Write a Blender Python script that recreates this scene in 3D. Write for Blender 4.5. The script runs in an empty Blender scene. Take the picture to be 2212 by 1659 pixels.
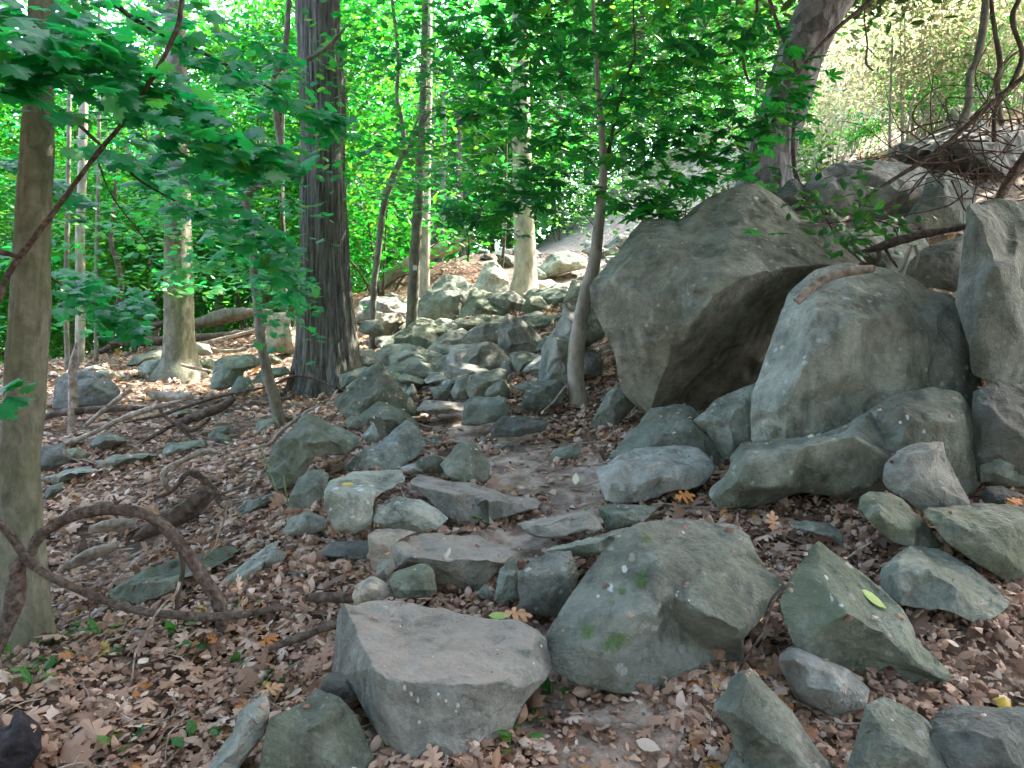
import bpy, math, random
import numpy as np
from mathutils import Vector, Matrix
from mathutils.geometry import delaunay_2d_cdt

random.seed(7)
RNG = np.random.default_rng(11)
SC = bpy.context.scene
COL = SC.collection

# ------------------------------------------------------------------ camera, light, exposure
F = 1722.0                      # focal length in picture units (picture 2212 wide)
CAMZ = 1.55
cam = bpy.data.cameras.new('camera'); camo = bpy.data.objects.new('camera', cam)
COL.objects.link(camo); SC.camera = camo
camo.location = (0, 0, CAMZ); camo.rotation_euler = (math.radians(90), 0, 0)
cam.sensor_width = 36; cam.lens = F / 2212 * 36; cam.clip_start = 0.05; cam.clip_end = 2000

SUN_EL = math.radians(50); SUN_AZ = math.radians(55)     # azimuth clockwise from +Y
SUN_DIR = Vector((math.sin(SUN_AZ) * math.cos(SUN_EL), math.cos(SUN_AZ) * math.cos(SUN_EL), math.sin(SUN_EL)))
w = bpy.data.worlds.new('World'); SC.world = w; w.use_nodes = True
nt = w.node_tree; nt.nodes.clear()
sky = nt.nodes.new('ShaderNodeTexSky'); sky.sky_type = 'NISHITA'; sky.sun_disc = False
sky.sun_elevation = SUN_EL; sky.sun_rotation = SUN_AZ; sky.air_density = 0.9; sky.dust_density = 4.0; sky.ozone_density = 0.4
bg = nt.nodes.new('ShaderNodeBackground'); bg.inputs[1].default_value = 0.15
wo = nt.nodes.new('ShaderNodeOutputWorld')
nt.links.new(sky.outputs[0], bg.inputs[0]); nt.links.new(bg.outputs[0], wo.inputs[0])
sl = bpy.data.lights.new('sun', 'SUN'); sl.energy = 2.4; sl.angle = math.radians(0.5); sl.color = (1.0, 0.95, 0.86)
so = bpy.data.objects.new('sun', sl); COL.objects.link(so)
so.rotation_euler = SUN_DIR.to_track_quat('Z', 'Y').to_euler(); so.location = SUN_DIR * 60

SC.view_settings.view_transform = 'Standard'; SC.view_settings.look = 'None'
SC.view_settings.exposure = 3.7; SC.view_settings.gamma = 1.0
SC.render.engine = 'CYCLES'
SC.cycles.use_denoising = True
SC.cycles.max_bounces = 7; SC.cycles.diffuse_bounces = 3; SC.cycles.glossy_bounces = 2
SC.cycles.transmission_bounces = 4; SC.cycles.transparent_max_bounces = 4
SC.cycles.caustics_reflective = False; SC.cycles.caustics_refractive = False
SC.cycles.sample_clamp_indirect = 6.0

# ------------------------------------------------------------------ numpy helpers
def P(u, v, d):
    """A direction read off the photograph plus a distance gives the place of a thing."""
    return np.array(((u - 1106.0) / F * d, d, CAMZ - (v - 829.5) / F * d))

CROPS = {0: (1.0, 0, 0), 1: (.3418, 0, 0), 2: (.3418, 594, 0), 3: (.4385, 1242, 0), 4: (.3418, 0, 540), 5: (.3418, 594, 540),
         6: (.4385, 1242, 486), 7: (.3489, 0, 1080), 8: (.3489, 594, 1080), 9: (.4629, 1188, 1026)}
def cv(c, x, y):
    s, ox, oy = CROPS[c]
    return ox + s * x, oy + s * y

def _hash(ix, iy, iz, seed):
    h = (ix * 374761393 + iy * 668265263 + iz * 1440662683 + seed * 362437) & 0xFFFFFFFF
    h = ((h ^ (h >> 13)) * 1274126177) & 0xFFFFFFFF
    h = ((h ^ (h >> 16)) * 2246822519) & 0xFFFFFFFF
    return ((h ^ (h >> 15)) & 0xFFFFFF) / float(0xFFFFFF) * 2 - 1

def vnoise(p, seed=0):
    p = np.asarray(p, float)
    i = np.floor(p).astype(np.int64); f = p - i
    f = f * f * f * (f * (f * 6 - 15) + 10)
    out = 0
    for dx in (0, 1):
        wx = f[:, 0] if dx else 1 - f[:, 0]
        for dy in (0, 1):
            wy = f[:, 1] if dy else 1 - f[:, 1]
            for dz in (0, 1):
                wz = f[:, 2] if dz else 1 - f[:, 2]
                out = out + wx * wy * wz * _hash(i[:, 0] + dx, i[:, 1] + dy, i[:, 2] + dz, seed)
    return out

ROT = np.array(Matrix.Rotation(0.7, 3, Vector((.4, .7, .6)).normalized()))
def fbm(p, octaves=4, seed=0, gain=.5):
    out = 0; a = 1.0; p = np.asarray(p, float)
    for k in range(octaves):
        out = out + a * vnoise(p, seed + k * 17); a *= gain
        p = (p @ ROT.T) * 2.03 + 5.1
    return out

def mesh_from(name, v, faces, n=3, attr=None, smooth=True):
    """faces: int array (m, n)"""
    me = bpy.data.meshes.new(name)
    v = np.ascontiguousarray(v, np.float32); faces = np.ascontiguousarray(faces, np.int32)
    me.vertices.add(len(v)); me.vertices.foreach_set('co', v.ravel())
    me.loops.add(faces.size); me.loops.foreach_set('vertex_index', faces.ravel())
    me.polygons.add(len(faces))
    me.polygons.foreach_set('loop_start', np.arange(0, faces.size, n, dtype=np.int32))
    me.polygons.foreach_set('use_smooth', np.full(len(faces), smooth, bool))
    if attr is not None:
        for k, a in attr.items():
            at = me.attributes.new(k, 'FLOAT', 'POINT'); at.data.foreach_set('value', np.ascontiguousarray(a, np.float32))
    me.update(calc_edges=True); me.validate()
    return me

def obj(name, me, mat, parent=None, loc=(0, 0, 0)):
    o = bpy.data.objects.new(name, me); COL.objects.link(o); o.location = loc
    if mat is not None and not me.materials: me.materials.append(mat)
    if parent is not None: o.parent = parent
    return o

def tag(o, label=None, cat=None, group=None, kind=None):
    if label: o['label'] = label
    if cat: o['category'] = cat
    if group: o['group'] = group
    if kind: o['kind'] = kind
    return o

def thing(name, label, cat, loc, group=None):
    o = bpy.data.objects.new(name, None); COL.objects.link(o); o.location = loc; o.empty_display_size = .2
    return tag(o, label, cat, group)

# ------------------------------------------------------------------ materials
def newmat(name):
    m = bpy.data.materials.new(name); m.use_nodes = True
    n = m.node_tree; b = n.nodes['Principled BSDF']
    return m, n, b, n.nodes['Material Output']

def N(n, t, **kw):
    x = n.nodes.new(t)
    for k, v in kw.items(): setattr(x, k, v)
    return x

def noise(n, vec, scale, detail=5, rough=.55, dist=0.0):
    x = N(n, 'ShaderNodeTexNoise'); x.inputs['Scale'].default_value = scale; x.inputs['Detail'].default_value = detail
    x.inputs['Roughness'].default_value = rough; x.inputs['Distortion'].default_value = dist
    n.links.new(vec, x.inputs['Vector']); return x.outputs['Fac']

def ramp(n, fac, stops):
    r = N(n, 'ShaderNodeValToRGB'); e = r.color_ramp.elements
    while len(e) < len(stops): e.new(.5)
    for k, (p, c) in enumerate(stops):
        e[k].position = p; e[k].color = (*c, 1) if len(c) == 3 else c
    n.links.new(fac, r.inputs[0]); return r.outputs[0]

def mixc(n, fac, a, b, mode='MIX'):
    x = N(n, 'ShaderNodeMix', data_type='RGBA', blend_type=mode)
    for s, v in ((x.inputs[0], fac), (x.inputs[6], a), (x.inputs[7], b)):
        if hasattr(v, 'node'): n.links.new(v, s)
        else: s.default_value = v if isinstance(v, (int, float)) else (*v, 1)
    return x.outputs[2]

def math_(n, op, a, b=None):
    x = N(n, 'ShaderNodeMath', operation=op)
    for s, v in zip(x.inputs, (a, b)):
        if v is None: continue
        if hasattr(v, 'node'): n.links.new(v, s)
        else: s.default_value = v
    return x.outputs[0]

def maprange(n, v, a, b, c=0, d=1):
    x = N(n, 'ShaderNodeMapRange'); n.links.new(v, x.inputs[0])
    for k, q in enumerate((a, b, c, d)): x.inputs[k + 1].default_value = q
    return x.outputs[0]

def bump(n, h, strength, dist, nrm=None):
    x = N(n, 'ShaderNodeBump'); x.inputs['Strength'].default_value = strength; x.inputs['Distance'].default_value = dist
    n.links.new(h, x.inputs['Height'])
    if nrm is not None: n.links.new(nrm, x.inputs['Normal'])
    return x.outputs[0]

def rock_mat(name, dark, mid, light, lichen=.3, algae=.45, moss=0.0, dirt=0.0, fine=1.0):
    m, n, b, o = newmat(name)
    g = N(n, 'ShaderNodeNewGeometry'); pos = g.outputs['Position']
    big = noise(n, pos, 2.2, 6, .6, .4)
    med = noise(n, pos, 9 * fine, 6, .65)
    fin = noise(n, pos, 55 * fine, 4, .7)
    c = ramp(n, big, [(.30, dark), (.5, mid), (.72, light)])
    c = mixc(n, .55, c, ramp(n, med, [(.28, (.12, .12, .12)), (.5, (.5, .5, .49)), (.74, (.86, .85, .81))]), 'OVERLAY')
    c = mixc(n, .4, c, ramp(n, fin, [(.3, (.28, .28, .28)), (.7, (.72, .72, .72))]), 'OVERLAY')
    if algae:     # greenish film in broad patches
        a = noise(n, pos, 3.1, 5, .62, .3)
        c = mixc(n, math_(n, 'MULTIPLY', maprange(n, a, .42, .66), algae), c, (.115, .140, .078))
    oi = N(n, 'ShaderNodeObjectInfo')            # every stone has its own tone
    hv = N(n, 'ShaderNodeHueSaturation'); hv.inputs['Saturation'].default_value = .9
    n.links.new(maprange(n, oi.outputs['Random'], 0, 1, .74, 1.22), hv.inputs['Value']); n.links.new(c, hv.inputs['Color']); c = hv.outputs[0]
    wc = math_(n, 'FRACT', math_(n, 'MULTIPLY', oi.outputs['Random'], 7.31))
    c = mixc(n, .30, c, ramp(n, wc, [(0, (.56, .50, .44)), (.5, (.5, .5, .5)), (1, (.46, .50, .54))]), 'OVERLAY')
    cn = math_(n, 'ADD', math_(n, 'MULTIPLY', noise(n, pos, 2.6, 5, .65, .6), .65), math_(n, 'MULTIPLY', noise(n, pos, 26, 5, .75), .35))
    c = mixc(n, math_(n, 'MULTIPLY', maprange(n, cn, .515, .575), .16 + .42 * lichen), c, (.36, .38, .33))      # crusty pale lichen
    rs = math_(n, 'ADD', math_(n, 'MULTIPLY', noise(n, pos, 1.9, 5, .65, .5), .7), math_(n, 'MULTIPLY', noise(n, pos, 17, 4, .7), .3))
    c = mixc(n, math_(n, 'MULTIPLY', maprange(n, rs, .53, .60), .24), c, (.17, .125, .085))                  # brown iron stain
    st = N(n, 'ShaderNodeMapping'); st.inputs['Scale'].default_value = (5, 5, .9); n.links.new(pos, st.inputs['Vector'])
    streak = noise(n, st.outputs[0], 1.3, 5, .6)    # old dark water stains running down
    c = mixc(n, math_(n, 'MULTIPLY', maprange(n, streak, .50, .70), .62), c, (.050, .050, .042))
    if lichen:
        v = N(n, 'ShaderNodeTexVoronoi'); v.inputs['Scale'].default_value = 9.0; n.links.new(pos, v.inputs['Vector'])
        l1 = math_(n, 'ADD', v.outputs['Distance'], math_(n, 'MULTIPLY', noise(n, pos, 30, 4, .7), .35))
        sp = maprange(n, l1, .37, .31)
        area = maprange(n, noise(n, pos, 1.6, 3, .5), .48, .6)
        c = mixc(n, math_(n, 'MULTIPLY', math_(n, 'MULTIPLY', sp, area), min(1, lichen * 1.5)), c, (.52, .54, .48))
        s2 = maprange(n, noise(n, pos, 38, 3, .6), .62, .70)
        c = mixc(n, math_(n, 'MULTIPLY', s2, lichen * .55), c, (.46, .48, .42))
    if moss:
        a = math_(n, 'ADD', math_(n, 'MULTIPLY', noise(n, pos, 4.0, 3, .6), .6), math_(n, 'MULTIPLY', noise(n, pos, 35, 4, .7), .4))
        am = N(n, 'ShaderNodeAttribute', attribute_name='moss')
        a = math_(n, 'ADD', a, math_(n, 'MULTIPLY', am.outputs['Fac'], .22))
        c = mixc(n, math_(n, 'MULTIPLY', maprange(n, a, .64, .74), moss), c, ramp(n, fin, [(.3, (.030, .075, .010)), (.7, (.085, .165, .022))]))
    ma = N(n, 'ShaderNodeAttribute', attribute_name='mark')
    mk = math_(n, 'SUBTRACT', ma.outputs['Fac'], math_(n, 'MULTIPLY', noise(n, pos, 30, 5, .75), 1.95))
    c = mixc(n, math_(n, 'MULTIPLY', maprange(n, mk, -.05, .12), .8), c, (.62, .63, .60))
    if dirt:      # trodden soil lying on flat tops
        sep = N(n, 'ShaderNodeSeparateXYZ'); n.links.new(g.outputs['Normal'], sep.inputs[0])
        top = maprange(n, sep.outputs[2], .72, .93)
        c = mixc(n, math_(n, 'MULTIPLY', math_(n, 'MULTIPLY', top, maprange(n, noise(n, pos, 7, 6, .65), .25, .62)), dirt), c, (.34, .285, .235))
    CRK = N(n, 'ShaderNodeMix', data_type='RGBA'); n.links.new(c, CRK.inputs[6]); CRK.inputs[7].default_value = (.035, .032, .027, 1); n.links.new(CRK.outputs[2], b.inputs['Base Color'])
    b.inputs['Roughness'].default_value = .86; b.inputs['Specular IOR Level'].default_value = .28
    cr = N(n, 'ShaderNodeTexVoronoi', feature='DISTANCE_TO_EDGE'); cr.inputs['Scale'].default_value = 1.7
    dv = N(n, 'ShaderNodeVectorMath', operation='ADD'); nc = N(n, 'ShaderNodeTexNoise'); nc.inputs['Scale'].default_value = 3.0; nc.inputs['Detail'].default_value = 5
    n.links.new(pos, nc.inputs['Vector']); n.links.new(pos, dv.inputs[0]); n.links.new(nc.outputs['Color'], dv.inputs[1]); n.links.new(dv.outputs[0], cr.inputs['Vector'])
    crack = maprange(n, cr.outputs['Distance'], 0, .018)
    c2 = N(n, 'ShaderNodeTexVoronoi', feature='DISTANCE_TO_EDGE'); c2.inputs['Scale'].default_value = 1.15; n.links.new(dv.outputs[0], c2.inputs['Vector'])
    cm = math_(n, 'MULTIPLY', maprange(n, c2.outputs['Distance'], .010, .003), maprange(n, noise(n, pos, 1.7, 3, .5), .53, .60))
    n.links.new(math_(n, 'MULTIPLY', cm, .42), CRK.inputs[0])
    h = math_(n, 'ADD', math_(n, 'MULTIPLY', med, .9), math_(n, 'MULTIPLY', fin, .22))
    h = math_(n, 'ADD', h, math_(n, 'MULTIPLY', crack, .06))
    n.links.new(bump(n, h, 1.0, .045), b.inputs['Normal'])
    return m

M = {}
M['rock'] = rock_mat('rock_grey_green', (.132, .155, .118), (.215, .243, .19), (.315, .337, .278))
M['step'] = rock_mat('rock_trodden', (.16, .16, .135), (.25, .245, .205), (.33, .32, .275), lichen=.25, algae=.25, dirt=.85)
M['green'] = rock_mat('rock_algae', (.11, .13, .09), (.17, .195, .135), (.26, .275, .205), lichen=.35, algae=.8)
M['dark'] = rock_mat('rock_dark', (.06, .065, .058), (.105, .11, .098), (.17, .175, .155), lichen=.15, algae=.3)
M['pale'] = rock_mat('rock_pale', (.24, .24, .20), (.36, .355, .30), (.47, .46, .40), lichen=.4, algae=.2)
M['blue'] = rock_mat('rock_bluish', (.15, .16, .135), (.24, .25, .21), (.36, .37, .32), lichen=.5, algae=.35)
M['tan'] = rock_mat('rock_tan', (.26, .22, .16), (.38, .32, .235), (.46, .41, .32), lichen=.1, algae=.08)
M['warm'] = rock_mat('rock_warm_boulder', (.132, .145, .105), (.225, .243, .178), (.35, .365, .285), lichen=.35, algae=.22)
M['mossy'] = rock_mat('rock_mossy', (.14, .145, .11), (.215, .225, .165), (.30, .305, .24), lichen=.3, algae=.4, moss=.75)
M['lichen'] = rock_mat('rock_lichen', (.18, .205, .165), (.28, .31, .25), (.385, .41, .345), lichen=1.0, algae=.2)

def bark_mat(name, dark, mid, light, sx=14, sz=2.0, bd=.02, green=.3, flaky=False):
    m, n, b, o = newmat(name)
    g = N(n, 'ShaderNodeNewGeometry'); pos = g.outputs['Position']
    mp = N(n, 'ShaderNodeMapping'); mp.inputs['Scale'].default_value = (sx, sx, sz); n.links.new(pos, mp.inputs['Vector'])
    r = noise(n, mp.outputs[0], 1.0, 7, .62, .5)
    big = noise(n, pos, 2.5, 4, .6)
    c = ramp(n, r, [(.32, dark), (.5, mid), (.68, light)])
    c = mixc(n, .5, c, ramp(n, big, [(.3, (.3, .3, .3)), (.7, (.7, .7, .7))]), 'OVERLAY')
    c = mixc(n, math_(n, 'MULTIPLY', maprange(n, noise(n, pos, 4, 4, .6), .45, .65), green), c, (.11, .13, .05))
    if flaky:
        v = N(n, 'ShaderNodeTexVoronoi'); v.inputs['Scale'].default_value = 1.0
        m2 = N(n, 'ShaderNodeMapping'); m2.inputs['Scale'].default_value = (9, 9, 5); n.links.new(pos, m2.inputs['Vector']); n.links.new(m2.outputs[0], v.inputs['Vector'])
        c = mixc(n, .55, c, ramp(n, v.outputs['Color'], [(.2, (.10, .095, .088)), (.5, (.26, .25, .235)), (.8, (.46, .45, .42))]))
        r = math_(n, 'ADD', r, v.outputs['Distance'])
    n.links.new(c, b.inputs['Base Color']); b.inputs['Roughness'].default_value = .9; b.inputs['Specular IOR Level'].default_value = .2
    n.links.new(bump(n, r, 1.0, bd), b.inputs['Normal'])
    return m
M['oakbark'] = bark_mat('bark_furrowed', (.045, .044, .038), (.125, .122, .105), (.24, .235, .205), 26, 2.2, .05, .12)
M['bark'] = bark_mat('bark_smooth', (.10, .092, .072), (.172, .160, .126), (.26, .245, .195), 14, 7, .016, .3)
M['palebark'] = bark_mat('bark_pale', (.20, .18, .14), (.33, .30, .24), (.44, .40, .33), 10, 4, .012, .15)
M['greenbark'] = bark_mat('bark_green', (.105, .104, .072), (.178, .172, .122), (.26, .25, .185), 16, 9, .018, .35)
M['darkbark'] = bark_mat('bark_dark', (.035, .028, .022), (.085, .068, .052), (.15, .12, .095), 20, 5, .012, .1)
M['flaky'] = bark_mat('bark_flaky', (.045, .043, .040), (.13, .124, .112), (.28, .27, .25), 12, 6, .05, .06, True)
M['vine'] = bark_mat('bark_vine', (.035, .025, .020), (.105, .076, .060), (.20, .155, .125), 30, 30, .012, .05)
M['deadwood'] = bark_mat('wood_weathered', (.14, .11, .085), (.32, .27, .215), (.50, .44, .37), 16, 16, .015, .0)
M['deaddark'] = bark_mat('wood_rotten', (.035, .026, .022), (.10, .075, .06), (.19, .145, .115), 16, 16, .02, .05)
M['black'] = bark_mat('wood_black', (.012, .011, .012), (.03, .026, .028), (.065, .055, .055), 20, 20, .02, 0)

def leaf_mat(name, stops, trans, tfac=.45, rough=.45, spec=.35):
    m, n, b, o = newmat(name)
    a = N(n, 'ShaderNodeAttribute', attribute_name='tint')
    c = ramp(n, a.outputs['Fac'], stops)
    n.links.new(c, b.inputs['Base Color']); b.inputs['Roughness'].default_value = rough; b.inputs['Specular IOR Level'].default_value = spec
    t = N(n, 'ShaderNodeBsdfTranslucent')
    tc = ramp(n, a.outputs['Fac'], trans); n.links.new(tc, t.inputs['Color'])
    mx = N(n, 'ShaderNodeMixShader'); mx.inputs[0].default_value = tfac
    n.links.new(b.outputs[0], mx.inputs[1]); n.links.new(t.outputs[0], mx.inputs[2]); n.links.new(mx.outputs[0], o.inputs['Surface'])
    return m
M['leaf_far'] = leaf_mat('leaf_far', [(0, (.014, .085, .014)), (.5, (.028, .125, .014)), (1, (.075, .16, .016))],
                         [(0, (.006, .22, .025)), (.55, (.035, .36, .02)), (1, (.20, .46, .02))], .52, .5)
M['leaf_maple'] = leaf_mat('leaf_maple', [(0, (.022, .185, .085)), (.6, (.045, .245, .105)), (1, (.10, .25, .04))],
                           [(0, (.012, .46, .10)), (.6, (.035, .56, .08)), (1, (.28, .58, .04))], .55, .42, .5)
M['leaf_sapling'] = leaf_mat('leaf_sapling', [(0, (.010, .075, .022)), (.6, (.018, .10, .022)), (1, (.05, .14, .02))],
                             [(0, (.012, .28, .04)), (.6, (.04, .46, .035)), (1, (.20, .58, .03))], .52, .42, .5)
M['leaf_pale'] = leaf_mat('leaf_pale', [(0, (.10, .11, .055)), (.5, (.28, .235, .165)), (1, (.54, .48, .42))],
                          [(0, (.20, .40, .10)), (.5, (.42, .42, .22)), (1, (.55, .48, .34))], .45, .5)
M['leaf_low'] = leaf_mat('leaf_low', [(0, (.02, .11, .03)), (.6, (.04, .16, .03)), (1, (.12, .22, .03))],
                         [(0, (.03, .28, .04)), (1, (.2, .5, .05))], .35, .45)
M['litter'] = leaf_mat('litter', [(0, (.085, .045, .030)), (.2, (.22, .125, .085)), (.42, (.42, .260, .172)), (.62, (.58, .405, .295)), (.80, (.76, .63, .53)),
                                  (.90, (.42, .18, .07)), (.97, (.48, .22, .07)), (1, (.56, .42, .08))],
                       [(0, (.12, .06, .03)), (.5, (.4, .25, .15)), (1, (.55, .35, .1))], .18, .6, .3)
M['leaf_mid'] = leaf_mat('leaf_mid', [(0, (.014, .125, .045)), (.6, (.026, .165, .04)), (1, (.08, .20, .025))], [(0, (.008, .33, .06)), (.6, (.03, .46, .04)), (1, (.22, .54, .03))], .5, .45, .4)
M['leaf_shade'] = leaf_mat('leaf_shade', [(0, (.030, .070, .020)), (1, (.055, .095, .026))], [(0, (.03, .10, .02)), (1, (.06, .16, .03))], .3, .5)  # dark, hardly translucent, so the unseen crowns block light without tinting it green
def plain(name, col, rough=.7):
    m, n, b, o = newmat(name)
    g = N(n, 'ShaderNodeNewGeometry')
    c = mixc(n, .35, col, ramp(n, noise(n, g.outputs['Position'], 60, 4, .6), [(.3, (.3, .3, .3)), (.7, (.7, .7, .7))]), 'OVERLAY')
    n.links.new(c, b.inputs['Base Color']); b.inputs['Roughness'].default_value = rough; return m
M['white'] = plain('white_paint', (.78, .80, .78)); M['quartz'] = plain('white_streak', (.70, .72, .68))
M['yellowleaf'] = plain('yellow_leaf', (.66, .47, .06)); M['paleleaf'] = plain('cream_leaf', (.66, .62, .42)); M['orangeleaf'] = plain('orange_leaf', (.50, .19, .05))
M['peachleaf'] = plain('peach_leaf', (.60, .33, .17)); M['limeleaf'] = plain('lime_leaf', (.33, .46, .12)); M['grass'] = plain('grass_green', (.16, .25, .08))

def ground_mat(name, path=False):
    m, n, b, o = newmat(name)
    g = N(n, 'ShaderNodeNewGeometry'); pos = g.outputs['Position']
    big = noise(n, pos, 1.3, 5, .6)
    v = N(n, 'ShaderNodeTexVoronoi'); v.inputs['Scale'].default_value = 22; v.inputs['Randomness'].default_value = 1
    dv = N(n, 'ShaderNodeVectorMath', operation='ADD'); nn = N(n, 'ShaderNodeTexNoise'); nn.inputs['Scale'].default_value = 14
    n.links.new(pos, nn.inputs['Vector']); sc = N(n, 'ShaderNodeVectorMath', operation='SCALE'); sc.inputs['Scale'].default_value = .09
    n.links.new(nn.outputs['Color'], sc.inputs[0]); n.links.new(pos, dv.inputs[0]); n.links.new(sc.outputs[0], dv.inputs[1]); n.links.new(dv.outputs[0], v.inputs['Vector'])
    fin = noise(n, pos, 70, 5, .7)
    if path:
        c = ramp(n, noise(n, pos, 5, 6, .62), [(.36, (.17, .118, .085)), (.5, (.32, .24, .185)), (.62, (.50, .40, .32))])
        c = mixc(n, .45, c, ramp(n, fin, [(.3, (.25, .25, .25)), (.7, (.75, .75, .75))]), 'OVERLAY')
        h = math_(n, 'ADD', noise(n, pos, 12, 5, .6), math_(n, 'MULTIPLY', fin, .4)); s = .7
    else:
        leaf = ramp(n, v.outputs['Color'], [(.1, (.045, .026, .018)), (.3, (.13, .075, .05)), (.5, (.23, .145, .10)), (.7, (.34, .235, .17)), (.9, (.46, .35, .27))])
        soil = ramp(n, fin, [(.3, (.045, .030, .020)), (.7, (.13, .090, .062))])
        c = mixc(n, maprange(n, noise(n, pos, 6, 5, .65), .38, .52), soil, leaf)
        h = math_(n, 'ADD', v.outputs['Distance'], fin); s = 1.0
    c = mixc(n, .4, c, ramp(n, big, [(.3, (.36, .36, .36)), (.7, (.64, .62, .60))]), 'OVERLAY')
    if not path:      # dry soil and litter, painted paler for sun glare on the open slope
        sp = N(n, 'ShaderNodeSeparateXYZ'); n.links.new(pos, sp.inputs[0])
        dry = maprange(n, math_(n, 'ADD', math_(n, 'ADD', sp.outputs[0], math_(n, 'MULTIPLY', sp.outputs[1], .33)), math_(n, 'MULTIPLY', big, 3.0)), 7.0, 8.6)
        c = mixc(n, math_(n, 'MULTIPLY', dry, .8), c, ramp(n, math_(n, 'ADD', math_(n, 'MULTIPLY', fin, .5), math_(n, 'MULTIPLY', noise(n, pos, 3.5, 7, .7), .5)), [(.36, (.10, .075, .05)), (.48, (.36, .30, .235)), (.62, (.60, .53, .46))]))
    n.links.new(c, b.inputs['Base Color']); b.inputs['Roughness'].default_value = .95; b.inputs['Specular IOR Level'].default_value = .15
    n.links.new(bump(n, h, s, .03), b.inputs['Normal']); return m
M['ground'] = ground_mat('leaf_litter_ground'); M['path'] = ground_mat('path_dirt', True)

# ------------------------------------------------------------------ terrain
GP = [(0,1659,2.95),(500,1659,2.9),(1100,1659,2.85),(1600,1659,3.0),(2212,1659,3.1),(0,1450,3.65),(300,1450,3.6),(600,1450,3.6),
      (60,1385,4.2),(300,1250,5.0),(700,1270,4.25),(100,1100,6.5),(500,1100,6.0),(300,1000,7.6),(150,900,9.5),(450,950,8.4),(640,1090,5.6),(600,930,7.9),
      (650,850,10.6),(705,825,11.3),(400,805,13),(100,800,12.5),(300,745,17),(550,700,17),(50,775,17),
      (1150,1340,3.85),(1000,1300,4.0),(1150,1180,4.75),(1180,1050,5.9),(1050,930,7.5),(980,880,8.5),(950,790,10.6),(1000,670,14.5),(1130,645,16.5),
      (1000,540,21),(1250,590,19),(1400,500,23),(1300,885,8.0),(1250,868,8.3),(1350,950,6.9),(1240,990,6.4),(1500,1080,5.5),(1700,1135,4.95),(1480,1140,4.85),
      (1650,1210,4.5),(1300,1400,3.6),(1550,1510,3.2),(2150,1360,3.65),(2000,1150,4.7),(2190,1180,4.6),(2000,1400,3.55),
      (1700,425,11.5),(1800,430,11.0),(2000,480,10.0),(2150,440,9.5),(1450,560,13),(1560,480,15),(1900,320,16.5),(2100,240,20),(1850,250,22),(2200,220,18)]
pts = [P(*g) - np.array((0, 0, .035 + .007 * g[2])) for g in GP]
pts += [np.array(q) for q in [(-9, 3, .0), (-6, 1, 0.0), (0, 0, .02), (6, 1, .45), (0, -6, -.5), (-10, -6, -.6), (10, -6, .6), (9, 4, 2.2), (8, 7.5, 3.2),
                              (-12, 12, 1.0), (-14, 22, 1.4), (-7, 24, 2.2), (-3, 26, 4.2), (-14, 34, 1.0), (-5, 36, 3.2), (3, 34, 9.0), (12, 34, 14.5), (16, 22, 12), (14, 12, 6.8), (20, 36, 17)]]
pts = np.array(pts)
def _phi(r2): return .5 * r2 * np.log(r2 + 1e-9)
def _tps(pts, lam=.02):
    n = len(pts); xy = pts[:, :2]; d2 = ((xy[:, None] - xy[None]) ** 2).sum(-1)
    A = np.zeros((n + 3, n + 3)); A[:n, :n] = _phi(d2) + lam * np.eye(n); A[:n, n] = 1; A[:n, n + 1:] = xy; A[n, :n] = 1; A[n + 1:, :n] = xy.T
    return np.linalg.solve(A, np.concatenate([pts[:, 2], np.zeros(3)]))
TW = _tps(pts)
def H(x, y, rough=True):
    x = np.atleast_1d(np.asarray(x, float)); y = np.atleast_1d(np.asarray(y, float))
    cx = np.clip(x, -16, 21); cy = np.clip(y, -6, 40); out = np.zeros(len(x))
    for k in range(0, len(x), 20000):
        a, b = cx[k:k + 20000], cy[k:k + 20000]
        d2 = (a[:, None] - pts[None, :, 0]) ** 2 + (b[:, None] - pts[None, :, 1]) ** 2
        out[k:k + 20000] = _phi(d2) @ TW[:-3] + TW[-3] + TW[-2] * a + TW[-1] * b
    if rough:
        q = np.stack([x, y, np.zeros(len(x))], 1)
        out = out + .05 * fbm(q * 1.1, 3, 3) + .016 * fbm(q * 5, 3, 8)
    return out
def ground_hit(u, v, dmin=1.6, dmax=45):
    d = np.arange(dmin, dmax, .03); r = np.array([P(u, v, t) for t in d])
    below = r[:, 2] < H(r[:, 0], r[:, 1], False)
    k = np.argmax(below) if below.any() else len(d) - 1
    return d[k]

def axis(segs):
    out = [segs[0][0]]
    for a, b, s in segs: out += list(np.linspace(a, b, max(1, int(round((b - a) / s))) + 1)[1:])
    return np.array(out)
gx = axis([(-240, -40, 25), (-40, -16, 3), (-16, -7, .5), (-7, 6, .07), (6, 21, .5), (21, 50, 4), (50, 240, 25)])
gy = axis([(-200, -30, 25), (-30, -6, 3), (-6, 1.4, .5), (1.4, 10, .07), (10, 22, .25), (22, 40, .9), (40, 60, 4), (60, 300, 25)])
X, Y = np.meshgrid(gx, gy); Z = H(X.ravel(), Y.ravel())
nx, ny = len(gx), len(gy); ii = (np.arange(ny - 1)[:, None] * nx + np.arange(nx - 1)[None]).ravel()
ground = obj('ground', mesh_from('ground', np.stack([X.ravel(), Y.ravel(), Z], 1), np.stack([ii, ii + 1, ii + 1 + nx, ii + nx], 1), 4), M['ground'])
tag(ground, kind='structure')

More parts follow.
